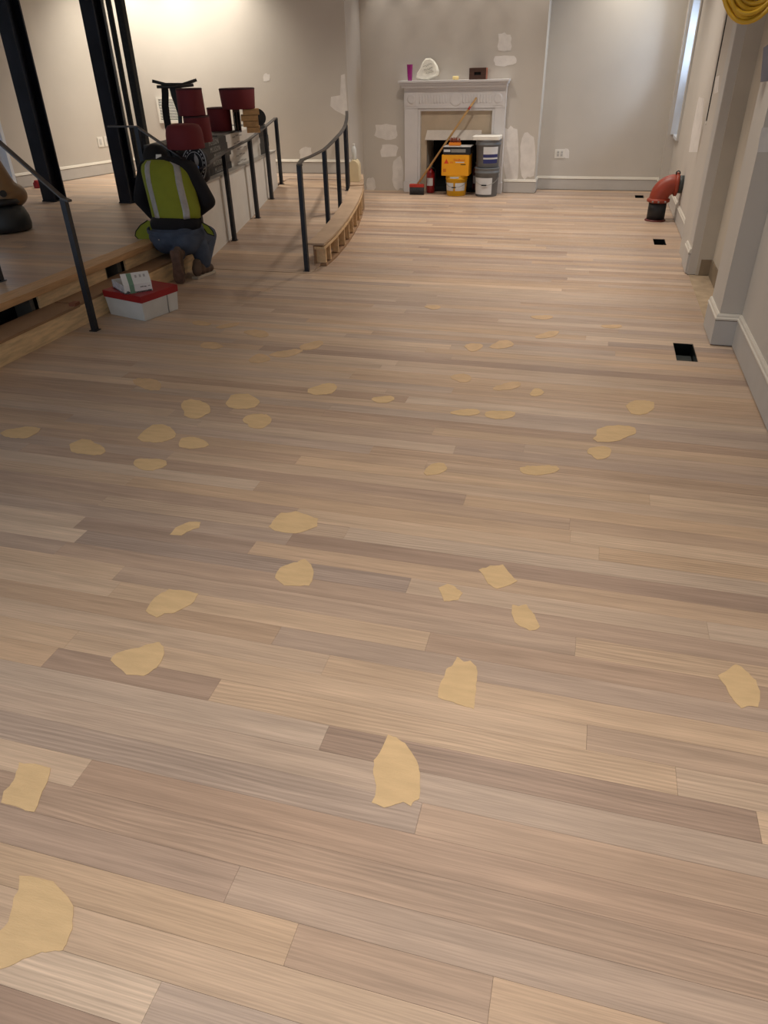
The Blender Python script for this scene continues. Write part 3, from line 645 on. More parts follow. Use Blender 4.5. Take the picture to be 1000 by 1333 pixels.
# ---- fireplace mantel
MW = mat('mantel_white', (214, 212, 212), .5, var=.03)
fm = thing('fireplace_mantel', 'white painted fireplace mantel with carved frieze on the chimney wall', 'mantel', (-1.95, 10.95, 0))
g = G(); g.box(-2.72, -1.235, 10.80, 11.045, 1.362, 1.388); g.box(-2.70, -1.25, 10.83, 11.045, 1.335, 1.362); g.box(-2.685, -1.265, 10.86, 11.045, 1.305, 1.335); g.build('shelf', MW, fm, .003)
g = G(); g.box(-2.665, -1.275, 10.94, 11.045, 1.06, 1.305); g.build('frieze', MW, fm)
g = G()
for i in range(26):
    x = -2.44+i*.0395
    if abs(x+1.95) < .10: continue
    g.lathe((x, 10.948, 1.115), [(.012, 0), (.014, .02), (.014, .09), (.008, .105)], 8)
g.build('carved_reeds', MW, fm)
for cx in (-2.56, -1.38):
    g = G(); g.box(cx-.075, cx+.075, 10.93, 10.94, 1.09, 1.25); g.lathe((cx, 10.93, 1.17), [(.06, -.004), (.06, .002), (.04, .005), (.03, .002), (.012, .005)], 20, (0, -1, 0)); g.build('corner_block', MW, fm)
g = G(); g.lathe((-1.95, 10.94, 1.165), [(.085, 0), (.08, .003), (.05, .005), (.04, .002), (.01, .005)], 20, (0, -1, 0)); g.build('centre_medallion', MW, fm)
for x0, x1 in ((-2.665, -2.475), (-1.415, -1.275)):
    g = G(); g.box(x0, x1, 10.945, 11.045, .14, 1.06); g.build('pilaster', MW, fm, .003)
    g = G(); g.box(x0-.012, x1+.012, 10.93, 11.045, .002, .14); g.build('plinth_block', MW, fm, .003)
g = G(); g.box(-2.475, -2.44, 10.96, 11.045, .002, 1.06); g.box(-1.45, -1.415, 10.96, 11.045, .002, 1.06); g.box(-2.44, -1.45, 10.96, 11.045, 1.025, 1.06); g.build('inner_moulding', MW, fm, .004)
SLIP = mat('tan_slip', (186, 170, 148), .8, var=.07)
g = G(); g.box(-2.44, FX0, 11.02, 11.046, .002, 1.025); g.box(FX1, -1.45, 11.02, 11.046, .002, 1.025); g.box(FX0, FX1, 11.02, 11.046, FZ, 1.025); g.build('slip_panel', SLIP, fm)
g = G(); g.hexa([(-2.375, 10.96, .672), (-1.565, 10.96, .672), (-1.565, 11.02, .672), (-2.375, 11.02, .672), (-2.35, 11.0, .79), (-1.59, 11.0, .79), (-1.59, 11.02, .79), (-2.35, 11.02, .79)]); g.build('smoke_hood', mat('hood_white', (214, 206, 196), .6), fm)
# ---- things on the mantel shelf
MZ = 1.388
PURP = mat('purple_glass', (158, 26, 128), .2, var=.15, coat=.5)
g = G(); g.lathe((-2.575, 10.9, MZ), [(.028, 0), (.030, .01), (.040, .175), (.043, .185), (.037, .185), (.026, .012)], 24, cap=(True, True)); tag(g.build('tumbler', PURP), 'shiny purple tumbler on the left end of the mantel shelf', 'tumbler')
pts = [on_Y(x, y, 10.93) for x, y in ((541, 105), (543, 98), (547, 92), (550, 84), (554, 79), (560, 78.5), (565, 82), (569, 88), (571.5, 96), (570, 101), (564, 104), (558, 107), (551, 107.5))]
zmin = min(p[2] for p in pts); pts = [p-[0, 0, zmin-MZ] for p in pts]
rk = thing('inscribed_stone', 'pale flat stone with faint handwriting leaning on the chimney wall', 'stone', (-2.34, 10.93, MZ))
STONE = mat('pale_stone', (238, 236, 224), .85, var=.1, scale=20, bump=.3, bscale=50)
g = G(); c0 = sum(pts)/len(pts); inn = [c0+(p-c0)*.88+np.array([0, -.022+.10*(p-c0)[2], 0]) for p in pts]; n = len(pts)
g.add(list(pts)+inn+[p+np.array([0, .03, 0]) for p in pts], [tuple(range(n, 2*n))]+[(i, (i+1) % n, n+(i+1) % n, n+i) for i in range(n)]+[(i, (i+1) % n, 2*n+(i+1) % n, 2*n+i) for i in range(n)]+[tuple(range(3*n-1, 2*n-1, -1))]); g.build('stone_body', STONE, rk, .004)
rr = random.Random(3)
for row in range(3):
    zz = c0[2]+.055-row*.045; xs = np.linspace(-.06, .06, 16); P = [(c0[0]+x+.01*row, 10.905, zz+x*.25+rr.uniform(-.010, .012)) for x in xs]
    g = G(); g.tube(P, .0022, 5); g.build('scrawl', mat('pencil_grey', (130, 128, 118), .9), rk)
g = G(); g.lathe((-1.955, 10.92, MZ), [(.04, 0), (.042, .008), (.042, .038), (.030, .042), (.028, .026)], 20); tag(g.build('tea_light', mat('cream_wax', (232, 212, 150), .5)), 'small cream tea light in the middle of the mantel shelf', 'candle')
bx = thing('wooden_box', 'small dark wooden crate with hand slot on the mantel', 'crate', (-1.64, 10.92, MZ))
WDK = mat('dark_crate', (72, 44, 30), .6, var=.25, scale=5, stretch=(2, 2, 14)); WRD = mat('reddish_crate_side', (150, 84, 58), .6, var=.2)
g = G(); x0, x1, y0, y1, h = -1.765, -1.545, 10.85, 10.99, .13
g.box(x0, x1, y0, y0+.012, MZ, MZ+.05); g.box(x0, x1, y0, y0+.012, MZ+.085, MZ+h); g.box(x0, -1.70, y0, y0+.012, MZ+.05, MZ+.085); g.box(-1.61, x1, y0, y0+.012, MZ+.05, MZ+.085); g.build('front_board', WDK, bx)
g = G(); g.box(x0, x0+.012, y0+.012, y1, MZ, MZ+h); g.box(x1-.012, x1, y0+.012, y1, MZ, MZ+h); g.box(x0, x1, y1, y1+.012, MZ, MZ+h); g.box(x0+.012, x1-.012, y0+.012, y1, MZ, MZ+.012); g.build('side_boards', WRD, bx)
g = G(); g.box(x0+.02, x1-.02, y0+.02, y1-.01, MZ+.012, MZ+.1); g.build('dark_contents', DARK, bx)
# ---- things stacked in the hearth
def band(cx, cy, z0, z1, r0, r1, a0, a1, off=.0015, n=14):
    "curved label on a bucket between two angles"
    g = G(); vs = []; 
    for z, r in ((z0, r0), (z1, r1)):
        for i in range(n+1):
            a = math.radians(a0+(a1-a0)*i/n); vs.append((cx+(r+off)*math.cos(a), cy+(r+off)*math.sin(a), z))
    g.add(vs, [(i, i+1, n+2+i, n+1+i) for i in range(n)], True); return g
def bucket(label, cx, cy, z, r0, r1, h, col, cat='bucket'):
    t = thing('bucket', label, cat, (cx, cy, z)); m = col
    g = G(); g.lathe((cx, cy, z), [(r0-.006, 0), (r0, .006), (r1-.004, h*.80), (r1+.004, h*.81), (r1+.004, h*.86), (r1, h*.87), (r1, h*.95), (r1+.006, h*.96), (r1+.006, h)], 36); g.build('pail', m, t); return t
YEL = mat('yellow_plastic', (222, 170, 20), .4, var=.06); GRYB = mat('grey_plastic', (104, 108, 112), .45, var=.06)
LBL = mat('label_white', (206, 208, 210), .5, var=.03); BLU = mat('label_blue', (42, 48, 104), .5)
cx, cy = -1.872, 10.76
bk = bucket('yellow bucket with pale label under the yellow carton', cx, cy, .0, .132, .150, .262, YEL)
for a0, a1 in ((205, 262), (272, 335)): band(cx, cy, .07, .17, .136, .142, a0, a1).build('label', LBL, bk)
g = G(); g.tube([(cx+.15*math.cos(a), cy+.155*math.sin(a)-.004, .20-.085*abs(math.sin(a))**1.0) for a in np.linspace(math.pi, 2*math.pi, 17)], .003, 6); hd = g.build('wire_handle', GREYM, bk)
g = G(); g.tube([(cx-.04, cy-.158, .117), (cx+.02, cy-.162, .117)], .007, 8); g.build('grip', DARK, hd)
band(cx, cy, .23, .25, .15, .152, 245, 290, .008).build('lid_tag', LBL, bk)
yc = thing('adhesive_carton', 'bright yellow carton with red triangle mark on the yellow bucket', 'carton', (-1.875, 10.76, .263))
ORG = mat('carton_yellow', (230, 160, 14), .55, var=.04); RED = mat('print_red', (206, 60, 22), .6)
g = G(); g.box(-2.063, -1.687, 10.62, 10.90, .263, .52); g.build('carton_body', ORG, yc, .003)
g = G(); g.extr([(-2.03, 10.6195, .415), (-1.965, 10.6195, .415), (-1.9975, 10.6195, .475)], (0, -.0012, 0)); g.build('triangle_logo', RED, yc)
fx = frame_mtx((0, 0, 0), (1, 0, 0), (0, 0, 1))
text_mesh('product_name', 'SikaBond', .042, RED, Matrix.Translation((-1.82, 10.6195, .458)) @ fx, yc)
text_mesh('brand_text', 'Sika', .028, RED, Matrix.Translation((-1.925, 10.6195, .428)) @ fx, yc)
g = G(); g.box(-1.87, -1.75, 10.6185, 10.6198, .425, .436); g.build('white_caption', LBL, yc)
g = G(); g.box(-1.80, -1.73, 10.6185, 10.6198, .400, .410); g.build('dark_caption', DARK, yc)
g = G(); g.extr([(-2.04, 10.6195, .31), (-2.0, 10.6195, .31), (-2.0, 10.6195, .35), (-2.04, 10.6195, .35)], (0, -.0012, 0)); g.build('hazard_mark', mat('print_dark_orange', (205, 118, 20), .6), yc)
bc = thing('black_case', 'flat black case with grey stripe on the yellow carton', 'case', (-1.86, 10.77, .52))
BLKP = mat('black_plastic', (22, 22, 24), .4)
g = G(); g.box(-2.05, -1.675, 10.64, 10.90, .52, .615); g.build('case_body', BLKP, bc, .006)
g = G(); g.box(-2.04, -1.95, 10.6385, 10.64, .555, .585); g.build('name_strip', LBL, bc); g = G(); g.box(-1.94, -1.74, 10.6385, 10.64, .55, .59); g.build('grey_strip', GREYM, bc)
g = G(); g.box(-2.05, -1.675, 10.64, 10.90, .615, .622); g.build('lid', mat('lid_grey', (190, 190, 188), .5), bc)
sb = thing('scrub_brush', 'orange scrub brush with brown bristles on the black case', 'brush', (-1.92, 10.76, .622))
g = G(); g.box(-1.99, -1.83, 10.72, 10.80, .622, .662); g.build('brush_block', mat('orange_plastic', (222, 130, 24), .5), sb, .006)
g = G(); rb = random.Random(2)
for i in range(60):
    x, y = -1.98+.14*rb.random(), 10.73+.06*rb.random(); g.tube([(x, y, .66), (x+rb.uniform(-.008, .008), y, .70+.02*math.sin(i))], .005, 5)
stuff(g.build('bristles', mat('brown_bristle', (120, 62, 44), .9), sb))
# grey pails
g1 = bucket('grey pail with plain white label at the foot of the hearth stack', -1.452, 10.77, 0, .148, .166, .36, GRYB)
band(-1.452, 10.77, .03, .24, .151, .160, 205, 305).build('label', LBL, g1)
g = G(); g.tube([(-1.452+.168*math.cos(a), 10.77+.172*math.sin(a)-.004, .26-.11*abs(math.sin(a))) for a in np.linspace(math.pi, 2*math.pi, 17)], .003, 6); hd = g.build('wire_handle', GREYM, g1)
g = G(); g.tube([(-1.50, 10.594, .152), (-1.43, 10.594, .152)], .008, 8); g.build('grip', DARK, hd)
g2 = bucket('grey pail with blue and white label stacked on top of another', -1.452, 10.77, .36, .150, .168, .34, GRYB)
band(-1.452, 10.77, .36+.17, .36+.26, .160, .164, 255, 330).build('white_label', LBL, g2); band(-1.452, 10.77, .36+.06, .36+.17, .154, .160, 255, 330).build('blue_label', BLU, g2)
band(-1.452, 10.77, .36+.11, .36+.13, .157, .158, 255, 330, .003).build('white_stripe', LBL, g2)
g = G(); g.rbox(-1.655, -1.29, 10.60, 10.94, .70, .745, .03); tag(g.build('mixing_tray', WHITE, bevel=.004), 'white shallow tray lying on top of the grey pails', 'tray')
# extinguishers in the opening
for cx, cy, h, lb, c in ((-2.275, 10.93-.02, .34, 'red fire extinguisher in the hearth behind the broom', (142, 24, 28)), (-1.66, 11.2, .36, 'dark red cylinder standing in shadow between carton and pails', (84, 34, 34))):
    t = thing('fire_extinguisher', lb, 'extinguisher', (cx, cy, .004)); r = .058
    g = G(); g.lathe((cx, cy, .004), [(r-.006, 0), (r, .01), (r, h*.74), (r*.75, h*.83), (r*.36, h*.88), (r*.36, h*.92)], 24); g.build('cylinder', mat('ext_%d' % c[0], c, .35), t)
    g = G(); g.lathe((cx, cy, h*.92), [(.018, 0), (.018, .03), (.024, .03), (.024, .04)], 12); vv = g.build('valve', GREYM, t)
    g = G(); g.hexa([(cx-.01, cy-.09, h+.02), (cx+.01, cy-.09, h+.02), (cx+.01, cy+.03, h+.0), (cx-.01, cy+.03, h+.0), (cx-.01, cy-.09, h+.03), (cx+.01, cy-.09, h+.03), (cx+.01, cy+.03, h+.012), (cx-.01, cy+.03, h+.012)]); g.build('lever', DARK, vv)
    band(cx, cy, .1, .2, r, r, 225, 315).build('label', LBL, t); g = G(); g.tube([(cx+.02, cy, h), (cx+.075, cy-.02, h-.04), (cx+.072, cy-.03, h-.15), (cx+.07, cy-.03, .08)], .008, 8); g.build('hose', DARK, t)
# broom
br = thing('push_broom', 'push broom with red block and long wooden handle leaning on the mantel', 'broom', (-2.43, 10.72, 0))
g = G(); g.box(-2.535, -2.33, 10.69, 10.75, .098, .138); g.build('head_block', mat('broom_red', (176, 52, 40), .6), br, .004)
g = G()
for i in range(16):
    for j in range(4):
        x, y = -2.527+.0126*i, 10.697+.0155*j; g.tube([(x+.000, y, .100), (x+.002*math.sin(i*3.), y-.002*j, .001)], .006, 5)
stuff(g.build('bristles', mat('dark_bristle', (62, 60, 62), .9), br))
tp = on_Y(620.5, 127, 10.915); g = G(); g.tube([(-2.425, 10.72, .13), tuple(np.array([-2.425, 10.72, .13])*.1+tp*.9), tuple(tp)], [.0135, .0135, .012], 12); hh = g.build('handle', mat('broom_handle', (196, 156, 100), .5, var=.12), br)
dv = (tp-np.array([-2.425, 10.72, .13])); a = np.array([-2.425, 10.72, .13])+dv*.87; b = np.array([-2.425, 10.72, .13])+dv*.90; g = G(); g.tube([a, b], .0145, 12); g.build('red_band', mat('broom_red', (0, 0, 0)), hh)
# ---- red pipe elbow at the right wall
pe = thing('pipe_elbow', 'red and black drain pipe elbow entering the right wall', 'pipe', (.72, 9.22, 0))
PR = mat('pipe_red', (150, 58, 36), .45, var=.15, scale=8); PB = mat('pipe_black', (30, 30, 33), .5, var=.15)
px_, py_ = .72, 9.22
g = G(); g.lathe((px_, py_, .016), [(.098, 0), (.098, .2)], 32); g.build('riser_pipe', PB, pe)
g = G(); g.lathe((px_, py_, 0), [(.115, 0), (.115, .01), (.104, .018)], 32); g.build('floor_flange', mat('pipe_red_dark', (96, 34, 30), .5), pe)
g = G(); g.lathe((px_, py_, .195), [(.105, 0), (.124, .008), (.124, .034), (.108, .044)], 32); cl = g.build('clamp_ring', PR, pe)
for a in (-2.1, -1.6, -1.0, .6): G().lathe((px_+.128*math.cos(a), py_+.128*math.sin(a), .205), [(.010, 0), (.010, .016)], 8).build('clamp_bolt', GREYM, cl)
g = G(); R_ = .145; arc = [(px_+R_-R_*math.cos(t), py_, .238+R_*math.sin(t)) for t in np.linspace(0, math.pi/2, 12)]
arc = [(px_, py_, .225)]+arc+[(px_+R_+.015, py_, .238+R_)]; g.tube(arc, .104, 28); g.build('elbow', PR, pe)
g = G(); g.lathe((px_+R_-.005, py_, .238+R_), [(.106, 0), (.122, .008), (.122, .034), (.106, .042)], 32, (1, 0, 0)); c2 = g.build('clamp_ring', PR, pe)
g = G(); g.lathe((px_+R_+.012, py_-.03, .238+R_+.118), [(.016, -.012), (.026, -.012), (.026, .012), (.016, .012), (.016, -.012)], 16, (0, 1, 0), cap=(False, False)); g.build('clamp_lug', PB, c2)
g = G(); g.lathe((px_+R_+.03, py_, .238+R_), [(.092, 0), (.092, .054)], 28, (1, 0, 0)); g.build('wall_stub', mat('grey_pipe', (74, 80, 80), .5), pe)
# ---- coil of yellow cord on a hook
yc_ = thing('cord_coil', 'coil of yellow cord hanging from a hook on the near pilaster', 'cord', (.70, 5.12, 1.80))
YC = mat('yellow_cord', (214, 168, 44), .4, var=.1)
for i in range(11):
    r = random.Random(i+40); rx, rz = .175+r.uniform(-.03, .02), .27+r.uniform(-.035, .035); oy = r.uniform(-.035, .035); ox = r.uniform(-.02, .02); zt = 2.33+r.uniform(-.01, .01)
    P = [(.70+ox+rx*math.sin(t)*(1 if True else 0), 5.12+oy+.015*math.sin(2*t+i), zt-rz+rz*math.cos(t)) for t in np.linspace(0, 2*math.pi, 40)]
    g = G(); g.tube(P, .012, 8, cap=False); g.build('cord_loop', YC, yc_)
g = G(); g.tube([(.868, 5.12, 2.33), (.78, 5.12, 2.325), (.66, 5.12, 2.315), (.645, 5.12, 2.34)], .008, 8); g.build('hook', BLACK, yc_)
# ---- white box with red lid and small opened carton
A = np.array([-3.12, 4.60]); eb_ = np.array([.09, .345]); ec = np.array([-.375, .115])
wb = thing('storage_box', 'white cardboard box with bright red lid on the floor by the steps', 'box', (*(A+eb_/2+ec/2), 0))
def quad(A, a, b, s):
    c = A+(a+b)/2; return [tuple(c+(q-c)*s) for q in (A, A+a, A+a+b, A+b)]
g = G(); lo = quad(A, eb_, ec, .985); hi = quad(A, eb_, ec, 1.05); g.hexa([(*q, .0) for q in lo]+[(*q, .150) for q in hi]); g.build('box_body', mat('worn_white_card', (206, 206, 202), .7, var=.1, scale=5), wb, .003)
g = G(); a = quad(A, eb_, ec, 1.07); b = quad(A, eb_, ec, 1.08); g.hexa([(*q, .138) for q in a]+[(*q, .188) for q in b]); g.build('lid', mat('lid_red', (150, 22, 30), .45, var=.08), wb, .003)
g = G(); sA = A+eb_*.70; nrm = np.array([eb_[1], -eb_[0]])/np.linalg.norm(eb_); d = eb_/np.linalg.norm(eb_)
g.hexa([(*(sA+nrm*.003-d*.003), 0.002), (*(sA+nrm*.003+d*.003), .002), (*(sA+nrm*.0+d*.003), .002), (*(sA+nrm*.0-d*.003), .002), (*(sA+nrm*.012-d*.003), .137), (*(sA+nrm*.012+d*.003), .137), (*(sA+d*.003), .137), (*(sA-d*.003), .137)]); g.build('side_seam', GREYM, wb)
LZ = .188
q0, q1, q2 = on_z(163, 383.5, LZ)[:2], on_z(199, 378, LZ)[:2], on_z(147.5, 374.5, LZ)[:2]
sx, sy = q1-q0, q2-q0
sm_ = thing('opened_carton', 'small white carton with green stripe and raised flap on the red lid', 'carton', (*(q0+sx/2+sy/2), LZ))
def wallb(a, b, h, t=.004): # thin upright card
    d = (b-a)/np.linalg.norm(b-a); n_ = np.array([-d[1], d[0]])*t; g = G(); g.hexa([(*a, LZ), (*b, LZ), (*(b+n_), LZ), (*(a+n_), LZ), (*a, LZ+h), (*b, LZ+h), (*(b+n_), LZ+h), (*(a+n_), LZ+h)]); return g
hgt = .062
wc = mat('white_print_card', (222, 220, 216), .6, var=.05)
g = wallb(q0, q1, hgt); g.build('front_wall', wc, sm_); wallb(q0+sy, q0, hgt).build('side_wall', mat('grey_print_card', (190, 190, 194), .6, var=.25, scale=30), sm_); wallb(q1, q1+sy, hgt).build('side_wall', wc, sm_); wallb(q1+sy, q0+sy, hgt).build('back_wall', wc, sm_)
g = G(); c = [(*q0, LZ), (*q1, LZ), (*(q1+sy), LZ), (*(q0+sy), LZ)]; g.extr(c, (0, 0, .01)); g.build('base_card', DARK, sm_)
ud = np.array([sy[0]*.12, sy[1]*.12, .078]); nr = np.array([sx[1], -sx[0], 0])/np.linalg.norm(sx)
def strip(u0, u1, z0, z1, m, nm, flap=False, off=.001):
    a = np.array([*(q0+sx*u0), LZ]); b = np.array([*(q0+sx*u1), LZ]); 
    if flap: base = np.array([0, 0, hgt]); P = [a+base+ud*z0, b+base+ud*z0, b+base+ud*z1, a+base+ud*z1]
    else: P = [a+[0, 0, z0*hgt], b+[0, 0, z0*hgt], b+[0, 0, z1*hgt], a+[0, 0, z1*hgt]]
    g = G(); g.extr([p+nr*off for p in P], nr*(-.003 if flap and nm == 'flap' else .0008)); return g.build(nm, m, sm_)
strip(0, 1, 0, 1, wc, 'flap', True)
GRN = mat('print_green', (112, 146, 120), .6); INK = mat('print_ink', (44, 44, 46), .7)
strip(.20, .37, 0, 1, GRN, 'green_stripe', False, .0015); strip(.20, .37, 0, 1, GRN, 'green_stripe', True, .0015)
strip(.06, .18, .10, .24, INK, 'ink_mark'); strip(.08, .16, .28, .34, INK, 'ink_mark'); strip(.58, .70, .60, .68, INK, 'ink_mark'); strip(.72, .80, .58, .66, INK, 'ink_mark'); strip(.84, .97, .16, .20, INK, 'ink_mark'); strip(.86, .94, .62, .70, GREYM, 'ink_mark')
for u in (.48, .64, .78): strip(u, u+.07, .55, .78, mat('print_grey', (176, 172, 168), .7), 'faint_icon', True)
# ---- flooring cartons stacked on the ledge
CH = .062; CT = LEDGE+5*CH
c0 = np.array([-3.605, 6.62]); c1 = np.array([-3.985, 9.22]); CD = (c1-c0)/np.linalg.norm(c1-c0); CN = np.array([-CD[1], CD[0]]); CL = np.linalg.norm(c1-c0)
CBLK = mat('carton_black', (48, 48, 48), .55, var=.12); CWHT = mat('carton_white', (208, 204, 196), .6, var=.05); INKL = mat('carton_ink', (168, 166, 160), .7); INKG = mat('carton_grey_ink', (160, 156, 150), .7)
def seg_box(s0, s1, d0, d1, z0, z1):
    a = c0+CD*s0+CN*d0; b = c0+CD*s1+CN*d0; c = c0+CD*s1+CN*d1; d = c0+CD*s0+CN*d1
    return G().hexa([(*a, z0), (*b, z0), (*c, z0), (*d, z0), (*a, z1), (*b, z1), (*c, z1), (*d, z1)])
names = ('bottom', 'second from bottom', 'middle', 'second from top', 'top'); rc = random.Random(4)
for rowi, (d0, d1) in enumerate(((0, .235), (.245, .48))):
    for k in range(5):
        js = rc.uniform(-.05, .09) if k else 0; z0 = LEDGE+k*CH+.0005; z1 = LEDGE+(k+1)*CH-.0005; s0 = 0.0+js*.3; s1 = CL-.06+(.07 if k in (1, 2) else -.02)+js*.5
        wa, wb_ = 1.03+(k-2)*-.02+rc.uniform(-.05, .05), CL-.42+rc.uniform(-.05, .05)+(.05 if k < 2 else 0)
        lb = ('long black and white flooring carton, %s of the stack behind the handrail' % names[k]) if rowi == 0 else ('long flooring carton, %s of the row hidden behind the front stack' % names[k])
        p = c0+CD*CL/2+CN*(d0+d1)/2
        t = thing('flooring_carton', lb, 'carton', (p[0], p[1], z0), 'flooring cartons on the half wall')
        seg_box(wa, wb_, d0, d1, z0, z1).build('white_sleeve', CWHT, t)
        seg_box(s0, wa, d0, d1, z0, z1).build('dark_end', CBLK, t); seg_box(wb_, s1, d0, d1, z0, z1).build('dark_end', CBLK, t)
        if rowi == 0:
            o = c0+CD*(wa-.40)-CN*.0008; mt = frame_mtx((*o, (z0+z1)/2), (*CD, 0), (0, 0, 1)); text_mesh('carton_lettering', 'MUSSON', .066, INKL, mt, t, .0004, 1.25)
            o = c0+CD*(wa-.80)-CN*.0008; text_mesh('carton_mark', 'M', .055, INKL, frame_mtx((*o, (z0+z1)/2), (*CD, 0), (0, 0, 1)), t, .0004)
            for q in range(3):
                a_ = wa+.22+.12*q; seg_box(a_, a_+.10, -.0012, 0, z0+.016+.008*(q % 2), z0+.030+.008*(q % 2)).build('faint_print', INKG, t)
# grey boards lying on the cartons
SLT = mat('grey_slats', (92, 90, 86), .6, var=.15)
for i, (s0, s1, d0) in enumerate(((.75, 1.40, .02), (.80, 1.37, .13), (.78, 1.35, .24))):
    g = seg_box(s0, s1, d0, d0+.10, CT, CT+.016); tag(g.build('sample_board', SLT), ('grey floor sample board lying on the cartons under a red drum, %s' % ('handrail side', 'between two others', 'platform side')[i]), 'board', 'sample boards on the cartons')
# dark red drums
DR = mat('drum_red', (104, 24, 32), .75, var=.10, scale=3, bump=.06, bscale=150); DRD = mat('drum_rim', (58, 20, 26), .8)
def drum(pxc, half, pyb, z, pyt, label, taper=1., dome=0., xy=None, tilt=0.):
    p = on_z(pxc, pyb, z) if xy is None else np.array([*xy, z]); dep = (p-CP)@FWD; r = half*dep/F
    fwdh = np.array([p[0], p[1]])/np.hypot(p[0], p[1]); c = p[:2]+fwdh*r*.8 if xy is None else p[:2]
    # height from the top pixel at the centre distance
    d = ray(pxc, pyt); kk = np.hypot(*c)/np.hypot(d[0], d[1]); h = H+d[2]*kk-z
    t = thing('red_drum', label, 'drum', (c[0], c[1], z), 'dark red fabric drums'); ax = (math.sin(tilt)*.7, -math.sin(tilt)*.7, math.cos(tilt))
    pr = [(r*.97, 0), (r, .006), (r*taper, h-.008), (r*taper*.985, h)] if not dome else [(r*.97, 0), (r, .006), (r*.98, h*.55), (r*.93, h*.8), (r*.82, h*.94), (r*.62, h)]
    g = G(); g.lathe((c[0], c[1], z), pr, 40, ax); g.build('fabric_side', DR, t)
    if not dome:
        g = G(); ce = np.array([c[0], c[1], z])+np.array(ax)*h; g.lathe(ce, [(r*taper*1.004, -.010), (r*taper*1.008, 0), (r*taper*.95, .004), (r*taper*.94, -.0)], 40, ax, cap=(False, False)); g.build('top_rim', DRD, t)
    return np.array([c[0], c[1], z+h]), r
drum(243, 24.5, 195, CT, 161, 'domed dark red drum on the cartons directly above the black bag', 1., .5)
pt, r_ = drum(260, 17.5, 186, CT, 151, 'dark red drum on the cartons with another drum on top', .95)
pt = pt+[0, 0, .006]
drum2 = thing('red_drum', 'tall dark red drum topping two stacked drums beside the black stand', 'drum', pt, 'dark red fabric drums')
d = ray(254, 115); kk = np.hypot(pt[0], pt[1])/np.hypot(d[0], d[1]); h2 = H+d[2]*kk-pt[2]
g = G(); g.lathe(pt+[-.03, -.01, 0], [(r_*.97, .001), (r_*.98, .006), (r_*.93, h2-.006), (r_*.90, h2)], 40); g.build('fabric_side', DR, drum2)
g = G(); g.lathe(pt+[-.03, -.01, h2], [(r_*.94, -.01), (r_*.945, 0), (r_*.88, .003), (r_*.87, 0)], 40, cap=(False, False)); g.build('top_rim', DRD, drum2)
drum(288, 15, 171, CT+.016, 140, 'short dark red drum resting on the grey sample boards', 1.0)
# pale lumber blocks carrying another drum
BLKW = mat('pale_lumber', (190, 150, 100), .7, var=.18, scale=4, stretch=(2, 8, 8))
pb = on_z(327, 173, CT); fw = np.array([pb[0], pb[1]])/np.hypot(pb[0], pb[1]); rt = np.array([fw[1], -fw[0]]); dep = (pb-CP)@FWD; sc = dep/F
bh = .055
for i, (u0, u1) in enumerate(((-5, 12), (-9, 11), (-11, 11), (-8, 13))):
    z0 = CT+i*bh+.0004; a = pb[:2]+rt*u0*sc; b = pb[:2]+rt*u1*sc; dd = fw*.26; g = G(); g.hexa([(*a, z0), (*b, z0), (*(b+dd), z0), (*(a+dd), z0), (*a, z0+bh-.004), (*b, z0+bh-.004), (*(b+dd), z0+bh-.004), (*(a+dd), z0+bh-.004)])
    tag(g.build('lumber_block', BLKW, bevel=.002), 'pale lumber block, %s of the pile under a red drum' % ('lowest', 'second', 'third', 'uppermost')[i], 'wood block', 'lumber blocks on the cartons')
# dark open crate left of the blocks
cr_ = thing('wire_crate', 'small dark open-sided crate left of the lumber pile', 'crate', (*(pb[:2]-rt*18*sc), CT+.001))
for u0, u1, z0, z1, m in ((-21, -12, CT+.001, CT+.012, GREYM), (-21, -19.8, CT+.012, CT+.19, WDK), (-17, -15.5, CT+.012, CT+.19, WDK), (-13.5, -12, CT+.012, CT+.19, WDK), (-21, -12, CT+.19, CT+4*bh-.0005, WDK)):
    a = pb[:2]+rt*u0*sc+fw*.12; b = pb[:2]+rt*u1*sc+fw*.12; dd = fw*.14; g = G(); g.hexa([(*a, z0), (*b, z0), (*(b+dd), z0), (*(a+dd), z0), (*a, z1), (*b, z1), (*(b+dd), z1), (*(a+dd), z1)]); g.build('crate_slat', m, cr_)
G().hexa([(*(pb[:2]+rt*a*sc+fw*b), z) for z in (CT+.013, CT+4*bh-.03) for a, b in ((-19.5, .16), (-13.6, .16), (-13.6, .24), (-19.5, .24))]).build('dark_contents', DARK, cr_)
drum(309, 21, 141.5, CT+4*bh, 115, 'wide dark red drum sitting on top of the lumber blocks', 1.08, 0., pb[:2]+fw*.12-rt*12.5*sc)
g = None
rl = thing('cable_reel', 'black cable reel at the far end of the cartons', 'reel', (-4.10, 9.05, CT))
rp = on_z(345, 165, CT); rp = np.array([rp[0]-.12, rp[1]+.1, CT+.09])
for dx in (-.05, .05):
    g = G(); g.lathe(rp+[dx*.5, -dx, 0], [(.088, -.006), (.088, .006)], 28, (.45, -.89, 0)); g.build('flange', BLKP, rl)
g = G(); g.lathe(rp+[-.02, .04, 0], [(.06, 0), (.066, .02), (.06, .04), (.066, .06), (.06, .085)], 24, (.45, -.89, 0)); g.build('wound_cable', mat('cable_dark', (40, 38, 40), .6), rl)
